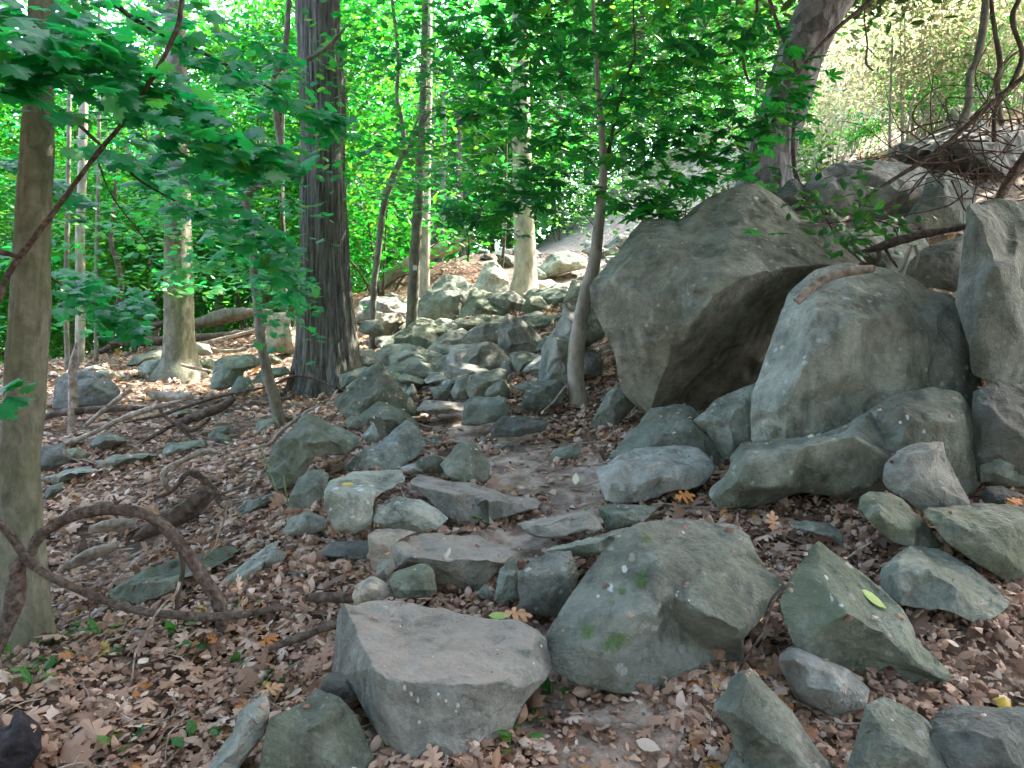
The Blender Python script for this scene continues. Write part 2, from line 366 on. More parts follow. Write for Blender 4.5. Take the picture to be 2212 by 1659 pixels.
# the trodden path: a draped sheet 6 mm proud of the ground
PATH = [(1330,1700,2.7,.30),(1290,1560,3.1,.30),(1130,1345,3.85,.22),(1130,1180,4.75,.34),(1170,1110,5.3,.42),(1200,1050,5.9,.62),(1160,1000,6.6,.60),(1080,950,7.3,.42),(1010,905,8.1,.34),(960,860,9.0,.3)]
pp = np.array([P(a, b, c) for a, b, c, _ in PATH]); pw = np.array([q[3] for q in PATH])
def catmull(p, k):
    p = np.asarray(p, float); out = []
    e = np.vstack([2 * p[0] - p[1], p, 2 * p[-1] - p[-2]])
    for i in range(len(p) - 1):
        a, b, c, d = e[i:i + 4]; t = np.linspace(0, 1, k, endpoint=False)[:, None]
        out.append(.5 * ((2 * b) + (c - a) * t + (2 * a - 5 * b + 4 * c - d) * t ** 2 + (3 * b - a - 3 * c + d) * t ** 3))
    return np.vstack(out + [p[-1:]])
pc = catmull(np.column_stack([pp, pw]), 16)
tg = np.gradient(pc[:, :2], axis=0); tg /= np.linalg.norm(tg, axis=1)[:, None]; nr = np.stack([-tg[:, 1], tg[:, 0]], 1)
NS = 17; vv = []
for s in np.linspace(-1, 1, NS):
    wob = 1 + .28 * vnoise(np.column_stack([pc[:, :2] * 2.2, np.full(len(pc), s * .7 + 9)]), 5)
    q = pc[:, :2] + nr * (pc[:, 3] * wob * s)[:, None]
    vv.append(np.column_stack([q, H(q[:, 0], q[:, 1]) + .006]))
vv = np.stack(vv, 1).reshape(-1, 3); L = len(pc)
ii = (np.arange(L - 1)[:, None] * NS + np.arange(NS - 1)[None]).ravel()
tag(obj('path', mesh_from('path', vv, np.stack([ii, ii + 1, ii + 1 + NS, ii + NS], 1), 4), M['path']), kind='structure')
def near_path(x, y):
    d = np.full(len(x), 9.)
    for k in range(0, L, 2): d = np.minimum(d, np.hypot(x - pc[k, 0], y - pc[k, 1]) / pc[k, 3])
    return d

# ------------------------------------------------------------------ rocks
tmp = bpy.data.objects.new('tmp_rock', bpy.data.meshes.new('tmp')); COL.objects.link(tmp)
rm = tmp.modifiers.new('r', 'REMESH'); rm.mode = 'VOXEL'
def remesh(v, f, size):
    me = bpy.data.meshes.new('t'); me.from_pydata([tuple(q) for q in v], [], [tuple(map(int, q)) for q in f]); me.update()
    old = tmp.data; tmp.data = me; bpy.data.meshes.remove(old); rm.voxel_size = size
    dg = bpy.context.evaluated_depsgraph_get(); ev = tmp.evaluated_get(dg); m = ev.to_mesh()
    nv = len(m.vertices); co = np.empty(nv * 3, np.float32); m.vertices.foreach_get('co', co)
    no = np.empty(nv * 3, np.float32); m.vertex_normals.foreach_get('vector', no)
    lt = np.empty(len(m.loops), np.int32); m.loops.foreach_get('vertex_index', lt)
    ev.to_mesh_clear()
    return co.reshape(-1, 3).astype(float), no.reshape(-1, 3).astype(float), lt.reshape(-1, 4)

NR = [0]; TOPS = []; BASES = []
def rock(label, c, D, out, inn=(), mat='rock', thick=.6, name='boulder', cat='boulder', group=None, amp=1.0, top=.35, res=None, chip=.45, chip2=None, rid=(), marks=(), moss=()):
    """out: outline as seen, (x, y[, w]); inn: ridge points (x, y, w); w = depth in units of the rock's own size, minus = towards the viewer."""
    NR[0] += 1; seed = NR[0] * 31
    if chip2 is None: chip2 = .30
    o2 = [cv(c, q[0], q[1]) for q in out]; mu = sum(q[0] for q in o2) / len(o2); mv = sum(q[1] for q in o2) / len(o2)
    o2 = [(mu + (a - mu) * 1.035, mv + (b - mv) * 1.035) for a, b in o2]; us = [q[0] for q in o2]; vs = [q[1] for q in o2]
    gd = ground_hit((min(us) + max(us)) / 2, max(vs) - 4) - .04 - .012 * (D or 5)
    D = gd if D is None else min(D, gd)                     # never sunk into the slope behind its own foot
    S = max(max(us) - min(us), max(vs) - min(vs)) / F * D
    hmax, hmin = max(vs), min(vs)
    wo_ = [q[2] if len(q) > 2 else .05 + top * (hmax - b[1]) / (hmax - hmin) for q, b in zip(out, o2)]
    i2 = [cv(c, q[0], q[1]) for q in inn]; wi = [q[2] for q in inn]
    if not inn:                                             # a plain stone still bulges towards the viewer
        cu, cvv = sum(us) / len(us), sum(vs) / len(vs)
        i2 = [(cu + (random.random() - .5) * .3 * (max(us) - min(us)), cvv + (random.random() - .35) * .3 * (hmax - hmin)) for _ in range(3)]
        wi = [-.06 - .1 * random.random() for _ in i2]
    if len(inn) < 6:                                        # a few more facets
        ox = sum(us) / len(us); oy = sum(vs) / len(vs)
        for k in range(5):
            a_ = random.randrange(len(o2)); t_ = random.uniform(.25, .7); wc_ = min(wi)
            i2.append((ox + (o2[a_][0] - ox) * t_, oy + (o2[a_][1] - oy) * t_)); wi.append(wc_ + (wo_[a_] - wc_) * t_ * .75 + random.uniform(-.035, .015))
    n = len(o2); allp = o2 + i2; ws = wo_ + wi
    ed = [(k, (k + 1) % n) for k in range(n)]
    for ln in rid:
        q = [int(t[1:]) + (n if t[0] == 'i' else 0) for t in ln.split('-')]; ed += list(zip(q, q[1:]))
    r = delaunay_2d_cdt([Vector(q) for q in allp], ed, [], 1, 1e-4)
    vo, fo, ov = r[0], r[2], r[3]
    V3 = []; ring = {}
    for k, (q, src) in enumerate(zip(vo, ov)):
        s = src[0] if src else int(np.argmin([(q.x - a[0]) ** 2 + (q.y - a[1]) ** 2 for a in allp]))
        V3.append(P(q.x, q.y, D + ws[s] * S))
        if s < n: ring[s] = k
    V3 = np.array(V3); Fs = [list(f) for f in fo]
    loop = [ring[k] for k in range(n) if k in ring]
    cam_ = np.array((0, 0, CAMZ)); cen = V3[loop].mean(0); V = list(V3); prev = loop
    for dz, sh in ((.22, .98), (.6, .84), (1.0, .48)):
        cur = []
        for k, a in enumerate(loop):
            q = V3[a]; e = thick * S * dz * (1 + .25 * math.sin(k * 2.3 + seed))
            q = cam_ + (q - cam_) * (1 + e / D); cc = cam_ + (cen - cam_) * (1 + e / D)
            cur.append(len(V)); V.append(cc + (q - cc) * sh)
        m = len(loop)
        for k in range(m): Fs += [[prev[k], cur[k], cur[(k + 1) % m]], [prev[k], cur[(k + 1) % m], prev[(k + 1) % m]]]
        prev = cur
    V.append(np.mean([V[k] for k in prev], 0)); ce = len(V) - 1
    for k in range(len(prev)): Fs.append([prev[k], ce, prev[(k + 1) % len(prev)]])
    V = np.array(V)
    size = max(S / (res or 100), .0013 * D)
    co, no, fq = remesh(V, Fs, size)
    rg = np.random.default_rng(seed); dirs = rg.normal(size=(16, 3)); dirs /= np.linalg.norm(dirs, axis=1)[:, None]
    for dn in dirs:                                         # flat broken faces with crisp edges
        q = co @ dn; t = q.max() - (q.max() - q.min()) * rg.uniform(.02, .075) * chip
        co = co - np.maximum(0, q - t)[:, None] * dn
    lo0, hi0 = V[:ce].min(0), V[:ce].max(0)
    for ax in (0, 2):                                       # keep the width and height seen in the photograph
        lo, hi = co[:, ax].min(), co[:, ax].max(); co[:, ax] = lo0[ax] + (co[:, ax] - lo) * (hi0[ax] - lo0[ax]) / (hi - lo)
    for cnt, rr_, de, ti in ((16, .30, .010, .16), (50, .13, .008, .20), (130, .06, .007, .25)):     # spalls: flat planes broken off the faces and edges
        for j in rg.integers(0, len(co), cnt):
            pn = no[j] + rg.normal(size=3) * ti; pn /= np.linalg.norm(pn); rel = co - co[j]; h = rel @ pn + de * S * chip2
            d2 = (rel ** 2).sum(1) / (rr_ * S) ** 2; mk_ = (h > 0) & (d2 < 1)
            co[mk_] -= (np.minimum(h[mk_], .05 * S) * (1 - d2[mk_] ** 3) * min(1, chip2 * 2))[:, None] * pn
    big = fbm(co * (2.2 / S) + seed, 3, seed); mid = fbm(co * (7 / S) + seed, 4, seed + 3, .55)
    crease = 1 - np.abs(vnoise(co * (3.1 / S) @ ROT.T + seed, seed + 9)) * 2
    co = co + no * (S * amp * (.002 * big + .003 * mid - .004 * np.clip(crease - .75, 0, 1) * 4 * .5))[:, None]
    up_ = np.where((no[:, 2] > .80) & (no[:, 1] < .3))[0]
    if len(up_): TOPS.append((co[rg.choice(up_, min(len(up_), max(2, int(30 * S * S))))] + np.array((0, 0, .006))))
    gz = np.abs(co[:, 2] - H(co[:, 0], co[:, 1], False)); bs = np.where((gz < .05) & (no[:, 1] < .2))[0] if name != 'rubble_stone' else []
    if len(bs): q = co[rg.choice(bs, min(len(bs), int(260 * S)))]; BASES.append(q + no[rg.choice(bs, len(q))] * 0 + rg.normal(size=q.shape) * np.array((.02, .02, .01)) - np.array((0, .02, 0)))
    base = np.array((cen[0], co[:, 1].mean(), co[:, 2].min())); co = co - base
    at = {}
    for key, ms in (('mark', marks), ('moss', moss)):
        if not ms: continue
        a = np.zeros(len(co))
        for mx, my, rx, ry in ms:
            d = P(*cv(c, mx, my), D) - cam_; d /= np.linalg.norm(d); rel = co + base - cam_; tt = rel @ d
            off = np.linalg.norm(rel - tt[:, None] * d, axis=1); hit = np.argmin(tt + 60 * np.maximum(0, off - 1.5 * size))
            k_ = CROPS[c][0] / F * D; dl = co - co[hit]
            a = np.maximum(a, 1.5 - np.sqrt((dl[:, 0] / (rx * k_)) ** 2 + (dl[:, 1] / (max(rx, ry) * k_)) ** 2 + (dl[:, 2] / (ry * k_)) ** 2))
        at[key] = np.clip(a, 0, 1.5)
    ob = obj(name, mesh_from(name, co, fq, 4, at or None), M[mat], loc=base)
    return tag(ob, label, cat, group)

# --- foreground, middle of the picture
rock('big flat-topped block with white scuffs on its front, lowest step of the trail', 8, 2.95,
     [(430,655,.8),(700,640,.9),(1100,690,.85),(1560,760,.62),(1680,860,.5),(1705,1060,.4),(1520,1260,.25),(1440,1430,.2),(1300,1490,.1),(1120,1600,0),(1000,1645,0),(850,1645,0),(760,1610,0),(640,1430,.18),(560,1300,.32),(510,1190,.45),(375,1100,.72),(385,900,.78),(400,740,.8)],
     [(650,1130,0),(850,1150,-.03),(1200,1150,-.01),(1540,1110,.14),(610,1040,.1),(560,940,.3),(450,720,.68),(1450,1250,.15),(1000,1450,-.03),(1000,900,.38),(1300,950,.33),(800,800,.62)], 'step', .35, res=150, amp=.8, chip=.5, rid=('o0-i6-i5-i4-i0-i1-i2-i3-o5', 'i0-o12', 'i3-o6'), marks=((800,1165,24,40),(835,1210,16,24),(880,1260,14,46),(1015,1215,16,26),(1050,1250,20,20),(1140,1275,24,38),(1120,1320,18,20),(1660,900,16,26),(1610,1000,14,10),(890,1390,16,20)))
rock('dark slab leaning under the left side of the big front block', 7, 2.95, [(1600,1760,0),(1640,1480,.1),(1680,1360,.2),(1900,1260,.35),(2010,1195,.5),(2090,1230,.45),(2190,1330,.4),(2260,1500,.3),(2330,1660,.2),(2330,1760,.1)], [(2000,1450,.12),(1800,1560,.02)], 'green', .5)
rock('thin bluish slab on edge, left of the dark leaning slab', 7, 2.98, [(1240,1740),(1290,1640),(1430,1450),(1480,1310),(1640,1200),(1670,1290),(1640,1470),(1500,1640),(1470,1740)], [(1450,1560,-.1),(1560,1350,0)], 'blue', .4)
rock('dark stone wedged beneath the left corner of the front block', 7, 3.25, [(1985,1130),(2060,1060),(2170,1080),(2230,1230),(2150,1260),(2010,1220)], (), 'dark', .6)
rock('small grey stone between the leaning slab and leaf litter', 7, 3.2, [(1885,1260),(1960,1165),(2015,1190),(1990,1270),(1930,1300)], (), 'blue', .6, 'stone', 'stone')
rock('wide trodden slab forming the second step, resting on small stones', 8, 4.15,
     [(735,270,.5),(800,225,.7),(900,205,.85),(1250,215,.85),(1480,330,.3),(1440,400,.2),(1380,440,.15),(1230,575,.1),(1120,550,.1),(1000,540,.12),(960,440,.05),(900,395,.05),(730,430,.18),(715,340,.25)],
     [(750,300,.2),(850,350,0),(1130,360,0),(1380,375,.06),(1100,470,0)], 'step', .35, res=120, chip=.5, rid=('o0-i0-i1-i2-i3-o4',))
rock('brown squarish block at the left end of the second step', 8, 4.35, [(580,215,.6),(640,180,.8),(760,180,.9),(870,200,.8),(760,250,.4),(720,340,.1),(650,440,0),(610,440,.1),(585,350,.15)], [(600,260,.15),(720,270,.15)], 'tan', .5)
rock('little bluish wedge below the second step slab', 8, 4.1, [(640,410),(720,330),(740,420),(690,510),(620,470)], (), 'blue', .6, 'stone', 'stone')
rock('cream coloured rounded stone behind the front block', 8, 3.85, [(480,600),(500,530),(600,473),(700,520),(705,600),(640,645),(500,645)], [(580,540,-.15)], 'tan', .6, 'stone', 'stone')
rock('olive cube-like stone beside the cream stone', 8, 3.85, [(703,520),(740,450,.4),(930,390,.4),(980,440,.2),(997,560),(960,602),(745,608)], [(740,530,-.1),(940,450,-.05),(930,560,-.15)], 'green', .6, 'stone', 'stone')
rock('narrow upright stone right of the second step slab', 8, 4.05, [(1350,625),(1390,440),(1490,360),(1502,430),(1500,610),(1440,655)], [(1440,470,-.08)], 'rock', .5, 'stone', 'stone')
rock('tiny stone in the gap under the second step slab', 8, 4.1, [(1245,575),(1300,520),(1350,560),(1340,615),(1280,610)], (), 'blue', .6, 'stone', 'stone')
rock('pale upright stone with an ochre flake, right of the steps', 8, 3.95, [(1515,470,.1),(1590,380,.3),(1700,330,.4),(1830,320,.4),(1880,470,.3),(1850,560,.2),(1870,620,.2),(1780,670,.1),(1720,725,0),(1530,680,.05)], [(1580,460,-.05),(1800,450,0),(1700,600,-.12)], 'blue', .6)
rock('dark flat stone under the lichen covered boulder', 8, 4.6, [(272,350),(350,260),(590,250),(605,390),(540,402),(420,380)], (), 'dark', .6)
rock('boulder splashed with white lichen beside the path', 0, 4.75, [(702,1095,.1),(704,1062,.25),(715,1040,.5),(765,1020,.9),(865,1016,1.1),(872,1040,.7),(830,1062,.4),(808,1080,.2),(804,1130,.1),(770,1150,0),(725,1142,0)], [(715,1062,.05),(760,1072,0),(800,1082,.05),(760,1110,-.05)], 'lichen', .5, marks=((725,1053,14,9),(778,1055,14,8),(798,1085,9,8),(765,1118,10,6),(712,1100,6,8)))
rock('low oval stone with three lichen spots left of the lichen boulder', 7, 5.0, [(1755,185),(1800,110),(1900,75),(2010,110),(2015,180),(1900,218),(1780,222)], [(1890,130,-.05)], 'lichen', .6)
rock('cracked grey boulder right of the lichen boulder', 8, 4.75, [(608,120,.1),(612,60,.3),(640,20,.5),(750,-25,.6),(900,0,.5),(1000,60,.35),(1062,112,.2),(1000,172,.05),(900,198,0),(800,200,0),(620,142,0)], [(760,50,-.1),(790,130,-.12),(640,70,.05),(900,80,-.05)], 'lichen', .5)
rock('long dark-fronted step stone across the path', 0, 5.35, [(885,1046,.3),(905,1028,.6),(1010,1042,.65),(1100,1070,.6),(1163,1078,.45),(1158,1105,.15),(1060,1134,0),(990,1132,0),(960,1112,.1),(930,1085,.2)], [(920,1055,.2),(990,1068,.05),(1062,1076,0),(1110,1084,.1)], 'step', .4, rid=('o0-i0-i1-i2-i3-o4',), chip=.5)
rock('slanted step stone right of the path', 8, 4.65, [(1510,150,.2),(1600,120,.45),(1940,60,.6),(2032,180,.2),(1780,238,0),(1680,238,0),(1610,232,.05)], [(1560,160,.05),(1920,85,.2),(1700,170,.05)], 'step', .5, rid=('o0-i0-i1-o2',), chip=.5)
rock('flat stone below the pale lit boulder', 9, 4.9, [(225,150),(300,135,.5),(505,148,.5),(420,232,0),(280,255,0)], (), 'green', .6)
rock('low wedge behind the top of the mossy boulder', 9, 4.25, [(-30,355),(180,290),(370,248),(380,330),(250,375),(80,385)], (), 'rock', .6)
# --- foreground right
rock('huge sloping boulder with a green moss patch, right of the front block', 9, 3.5,
     [(375,250,.5),(390,220,.55),(440,200,.62),(860,240,.65),(920,300,.55),(960,400,.45),(1080,520,.3),(1065,560,.25),(980,690,.18),(900,760,.02),(890,900,.14),(700,985,.05),(350,1005,0),(150,965,0),(10,885,.05),(0,740,.12),(60,660,.2),(150,530,.28),(280,340,.42)],
     [(430,290,.36),(520,420,.17),(560,560,.08),(640,590,.02),(720,650,-.04),(890,735,-.05),(980,610,.12),(740,400,.25),(250,650,.06),(400,650,0),(500,640,.0),(520,800,.06),(570,650,.13),(700,800,.14),(850,850,.18),(300,850,-.04),(150,800,0),(860,330,.35),(1000,520,.2)], 'mossy', .5, res=150, chip=.4, rid=('o2-i0-i1-i2-i10-i11', 'i2-i3-i4-i5-o9'), moss=((180,710,90,80),(240,650,80,80),(290,590,60,70),(420,480,40,80),(310,770,90,60),(450,290,50,60),(340,540,40,50)), marks=((270,520,26,50),(340,430,22,60),(220,560,18,26),(595,535,10,10),(655,580,8,16)))
rock('sharp-ridged wedge boulder with a lime leaf lying on it', 9, 3.45,
     [(1270,320,.5),(1330,370,.5),(1480,470,.45),(1640,630,.35),(1720,770,.3),(1850,920,.22),(1855,970,.2),(1790,1030,.15),(1600,1005,.22),(1480,965,.22),(1400,920,.2),(1220,840,.08),(1190,832,.05),(1150,740,.05),(1085,640,.12),(1120,550,.2),(1200,420,.38)],
     [(1400,650,-.02),(1250,760,-.02),(1640,770,.0),(1290,470,.22),(1720,890,.05),(1500,860,.17),(1350,830,.12)], 'green', .45, res=140, chip=.4, rid=('o0-i3-i0-i2-i5-o6', 'i0-i1-o11'), marks=((1290,470,12,30),(1310,560,12,40),(1360,600,20,16)))
rock('pale rounded stone propping the sharp-ridged wedge', 9, 3.2, [(1070,870),(1080,830),(1150,808),(1220,838),(1400,915),(1485,1000),(1470,1085),(1330,1125),(1150,1035)], [(1180,880,-.05),(1350,1000,-.15)], 'pale', .6)
rock('pointed grey boulder at the bottom of the picture', 9, 2.7, [(765,1080),(830,1010),(850,960),(920,908,.4),(960,930,.4),(1120,1090,.3),(1290,1320,.2),(1330,1440),(840,1440),(880,1300,.15),(850,1200,.2)], [(920,980,.05),(1000,1200,-.12),(1180,1350,-.1)], 'rock', .5)
rock('smooth grey boulder cut by the bottom edge', 9, 2.75, [(1380,1420),(1430,1280),(1480,1080,.4),(1560,1040,.5),(1740,1130,.4),(1870,1360,.2),(1880,1430)], [(1520,1130,.1),(1650,1280,-.1)], 'rock', .5)
rock('dark bluish boulder in the bottom right corner', 9, 2.75, [(1740,1250),(1780,1130,.5),(1900,1078,.6),(2300,1090,.6),(2330,1450),(1900,1430)], [(1860,1200,.1),(2100,1220,-.05)], 'dark', .5)
rock('small stone at the foot of the pointed boulder', 9, 2.72, [(800,1400),(850,1285),(905,1310),(930,1410)], (), 'rock', .6, 'stone', 'stone')
rock('smooth hump-backed boulder resting in dry leaves at right', 9, 3.85, [(1545,490,.4),(1560,430,.5),(1600,390,.6),(1680,333,.7),(1790,345,.75),(1900,390,.7),(1980,450,.6),(2100,560,.4),(2142,605,.3),(2080,650,.12),(1980,695,.05),(1880,645,0),(1640,605,.1),(1580,570,.3)], [(1600,450,.2),(1640,560,.05),(1760,500,.2),(1950,600,.1)], 'rock', .5)
rock('large greenish boulder cut by the right edge above the hump-backed one', 9, 4.3, [(1765,180,.2),(1800,155,.4),(1900,138,.5),(2150,138,.6),(2330,170,.6),(2330,520,.2),(2120,475,.05),(2000,400,.05),(1900,330,.08)], [(1830,200,.08),(2050,260,0),(2150,400,-.05)], 'green', .5)
rock('tilted oblong stone between the curved slab and the greenish boulder', 9, 4.25, [(1438,160),(1450,110,.3),(1490,80,.4),(1590,88,.4),(1640,112,.35),(1750,222,.3),(1832,330,.2),(1700,342,0),(1600,312,0),(1480,205,0)], [(1540,150,-.05),(1680,260,-.08)], 'green', .5)
rock('flat slab peeping out of the leaf litter', 9, None, [(1115,225),(1200,212,.5),(1300,220,.5),(1400,258,.4),(1475,292,.3),(1390,352,0),(1310,305,0),(1180,262,0)], (), 'rock', .35)
# --- the large boulders at right
rock('enormous overhanging boulder with a dark hollow underside', 0, 7.0,
     [(1280,605,.12),(1312,578,.15),(1350,530,.2),(1385,480,.3),(1425,474,.3),(1470,482,.3),(1530,432,.35),(1590,405,.4),(1640,405,.4),(1680,430,.35),(1722,466,.3),(1772,474,.3),(1800,530,.2),(1850,568,.1),(1830,590,.06),(1760,640,.2),(1700,700,.28),(1655,790,.28),(1600,850,.3),(1500,888,.26),(1398,884,.06),(1368,874,.02),(1345,832,.02),(1335,762,.02),(1312,712,.03),(1285,652,.06)],
     [(1470,503,.12),(1490,560,-.10),(1515,625,-.2),(1490,722,-.17),(1540,640,-.22),(1605,600,-.2),(1720,576,-.08),(1790,570,.0),(1410,828,-.05),(1330,600,-.02),(1400,700,-.14),(1390,520,.05),(1600,440,.2),(1640,510,.02),(1560,580,-.18),(1730,520,.08),(1600,740,.05),(1520,800,.06),(1450,600,-.1),(1650,660,.02),(1480,845,.09)], 'warm', .7, res=170, amp=1.1, chip=.4, rid=('o21-i8-i3-i4-i5-i6-i7-o13', 'o4-i0-i1-i2-i4'), marks=((1593,414,9,5),(1637,425,14,6),(1628,434,7,4),(1680,438,9,6),(1712,460,9,7),(1746,498,6,4),(1694,504,7,4),(1746,548,5,4),(1640,470,5,3),(1600,450,8,3)))
rock('great domed grey boulder standing beside the overhang', 0, 6.05,
     [(1645,935,.1),(1650,850,.15),(1668,770,.2),(1690,700,.25),(1722,640,.3),(1762,602,.38),(1830,580,.45),(1882,580,.45),(1960,602,.4),(2060,650,.35),(2092,700,.3),(2112,800,.2),(2117,880,.15),(2112,1010,.1),(1900,1015,.05),(1640,965,.05)],
     [(1780,680,.02),(1865,690,-.06),(1930,685,.05),(1850,800,-.05),(1720,880,-.05),(1900,850,.08),(1990,720,.12),(1850,620,.22),(1760,780,-.06),(1980,900,.04),(1900,760,.1)], 'lichen', .6, res=150, amp=1.3, chip=.6, marks=((1830,640,16,8),(1900,630,20,8),(1860,700,8,6)))
rock('long low slab with a curved back in front of the domed boulder', 0, 5.15,
     [(1543,1062,.06),(1570,1020,.08),(1615,955,.18),(1740,946,.22),(1830,920,.22),(1880,890,.22),(1930,856,.22),(2000,840,.22),(2060,850,.2),(2102,880,.15),(2117,940,.1),(2112,1050,.08),(2050,1105,.05),(1900,1078,.12),(1750,1078,.12),(1700,1084,.08),(1620,1104,.0),(1575,1104,0)],
     [(1625,975,-.02),(1740,968,-.03),(1850,945,-.03),(1970,890,-.01),(2060,920,0),(1700,1050,-.06),(1590,1060,-.04),(1940,1000,-.03),(1880,1050,.02)], 'warm', .4, res=150, chip=.4, marks=((1955,905,6,14),(1940,910,10,6),(2000,935,8,10)))
rock('pale sunlit-topped stone in the middle of the slope, right of the path', 6, 5.5, [(113,1195,.2),(230,1130,.4),(300,1105,.5),(500,1083,.55),(600,1100,.5),(650,1140,.4),(692,1190,.2),(640,1270,.1),(560,1302,.05),(380,1352,.03),(230,1372,0),(158,1362,.05)], [(235,1165,.12),(420,1240,-.05),(600,1200,.08),(200,1290,-.03)], 'pale', .5)
rock('angular slab under the left part of the overhang', 6, 6.7, [(178,1155),(250,1060),(380,905),(560,885),(650,980),(720,1100),(760,1175),(690,1215)], [(450,1050,-.06)], 'rock', .5)
rock('cracked block filling the hollow between overhang and domed boulder', 6, 6.75, [(590,960),(700,860),(950,760),(960,1080),(850,1110),(770,1190),(700,1100)], [(760,960,-.08)], 'warm', .5)
rock('tall two-faced rock wall rising out of the right edge', 0, 5.6, [(2072,650,.15),(2085,560,.18),(2095,436,.2),(2130,430,.3),(2200,442,.4),(2330,460,.5),(2330,900,.3),(2160,842,.05),(2110,812,.05),(2085,705,.1)], [(2118,486,.02),(2150,582,-.03),(2108,731,-.02),(2200,700,-.02),(2200,560,.04)], 'warm', .6, res=90)
rock('upright pale stone with a white patch leaning on the curved slab', 6, 4.65, [(1523,1255),(1530,1180,.2),(1590,1120,.35),(1660,1075,.4),(1812,1068,.45),(1820,1130,.4),(1880,1250,.25),(1945,1372,.1),(1850,1405,0),(1740,1432,0),(1640,1352,0),(1540,1292)], [(1640,1130,.02),(1790,1100,.1),(1700,1250,-.08),(1780,1330,-.08)], 'pale', .5)
rock('grey block deep in the gap at the right edge', 6, 5.2, [(2000,1260),(2000,1030,.4),(2080,1070,.4),(2300,1180,.4),(2300,1300,.1),(2100,1280)], (), 'rock', .5)
rock('filler rock coloured dark as the shade in the gap under the rock wall', 0, 6.3, [(2095,1010),(2105,850,.2),(2160,825,.3),(2330,860,.4),(2330,1060),(2150,1050)], (), 'dark', .5)  # added filler, its dark colour stands in for shade in the gap
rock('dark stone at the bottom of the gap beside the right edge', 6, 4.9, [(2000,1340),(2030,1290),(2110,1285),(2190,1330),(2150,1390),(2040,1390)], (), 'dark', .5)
rock('stone at the left foot of the overhanging boulder', 6, 7.5, [(75,1000),(110,930),(160,830),(215,785),(275,830),(290,900),(200,995)], (), 'warm', .6)
rock('speckled grey dome above the overhanging boulder', 3, 9.4, [(1120,1010),(1150,930,.2),(1200,860,.3),(1300,803,.45),(1450,788,.5),(1580,793,.5),(1720,840,.4),(1745,900,.3),(1720,990,.1),(1650,1060,0),(1450,1075,0),(1250,1030,0)], [(1450,850,.1),(1600,930,-.05),(1300,930,-.05)], 'blue', .5)
rock('angular boulder right of the speckled dome', 3, 9.0, [(1640,1080),(1720,960,.2),(1740,880,.3),(1830,843,.4),(1940,900,.3),(1975,950,.2),(1930,1120),(1750,1130)], [(1820,920,-.02),(1860,1020,-.08)], 'rock', .5)
rock('dark overhung outcrop behind the tangle of twigs', 3, 12, [(1560,760),(1640,700,.5),(1720,688,.5),(1860,640,.6),(2000,630,.6),(2300,600,.6),(2300,900),(1900,890,.3),(1740,850,.3),(1640,800,.2)], [(1700,720,-.05),(1900,690,-.1),(2100,690,-.1)], 'dark', .6)
rock('bedded ledge between the domed boulder and the rock wall', 6, 7.2, [(1630,260),(1660,180),(1720,120,.4),(1960,40,.4),(1960,330),(1760,300)], [(1800,170,-.05)], 'pale', .5)
rock('low grey boulder under the ivy behind the overhang', 6, 8.2, [(1180,160),(1300,30),(1500,-20),(1700,40),(1760,160),(1600,260),(1300,230)], (), 'warm', .6)
rock('pale pointed rock high on the sunny slope', 3, 16, [(1940,560),(1980,440),(2030,418),(2070,480),(2090,560)], (), 'pale', .6)
rock('brown ledge on the sunny slope above the dark outcrop', 3, 14, [(1790,640),(1860,540),(2000,560),(2030,640),(1900,670)], (), 'warm', .6)
rock('boulder coloured dark like the shadowed gap at the foot of the leaning tree', 3, 9.6, [(990,990),(1050,900),(1090,885),(1165,940),(1240,1010),(1100,1040)], (), 'dark', .6)  # dark colour stands in for the shaded gap beside the leaning tree
# --- middle distance along the path
rock('green diamond-shaped slab standing on its point left of the path', 5, 8.0, [(372,955,.2),(480,850,.3),(640,703,.4),(820,900,.3),(905,1042,.2),(740,1060,.05),(540,1065,0),(450,1055,.05),(400,1010,.1)], [(640,900,.04),(560,940,.02),(640,760,.25),(780,960,.05)], 'green', .35)
rock('large dark green boulder with a vertical crease, far left of the path stones', 5, 6.5, [(-45,1400,.1),(-15,1230,.2),(90,1150,.3),(180,1038,.45),(280,1060,.45),(480,1160,.35),(525,1210,.25),(440,1292,.12),(250,1305,.1),(150,1452,.02),(0,1515,.02)], [(95,1180,.05),(150,1380,-.04),(250,1200,-.02),(30,1350,0),(380,1210,.04)], 'green', .5, res=90)
rock('broken green slab just below the diamond-shaped slab', 5, 7.3, [(540,1045),(660,958,.4),(800,1010,.4),(900,1090,.3),(925,1185,.1),(700,1200),(560,1105)], (), 'green', .5)
rock('broad speckled slab left of the path bend', 5, 6.6, [(448,1375,.1),(560,1250,.3),(700,1190,.5),(830,1078,.6),(905,1130,.5),(945,1235,.3),(880,1322,.1),(780,1392,0),(560,1424,0),(460,1424,0)], [(600,1300,.08),(800,1200,.18)], 'lichen', .4)
rock('small brown stone above the dark creased boulder', 5, 7.0, [(435,1095),(500,1035),(555,1080),(530,1140),(460,1130)], (), 'warm', .6, 'stone', 'stone')
rock('small pale upright stone beside the speckled slab', 5, 6.7, [(555,1175),(620,1098),(662,1180),(640,1215),(570,1210)], (), 'lichen', .6, 'stone', 'stone')
rock('smooth flat slab leaning beneath the dark creased boulder', 5, 5.8, [(75,1660),(95,1560,.2),(150,1448,.4),(230,1388,.5),(305,1390,.5),(335,1425,.4),(310,1545,.2),(200,1655,0)], [(200,1530,.02)], 'rock', .3)
rock('thin pale flake lying on the path edge', 5, 6.15, [(785,1375),(900,1343,.5),(995,1372,.4),(950,1413),(820,1416)], (), 'pale', .3, 'stone', 'stone')
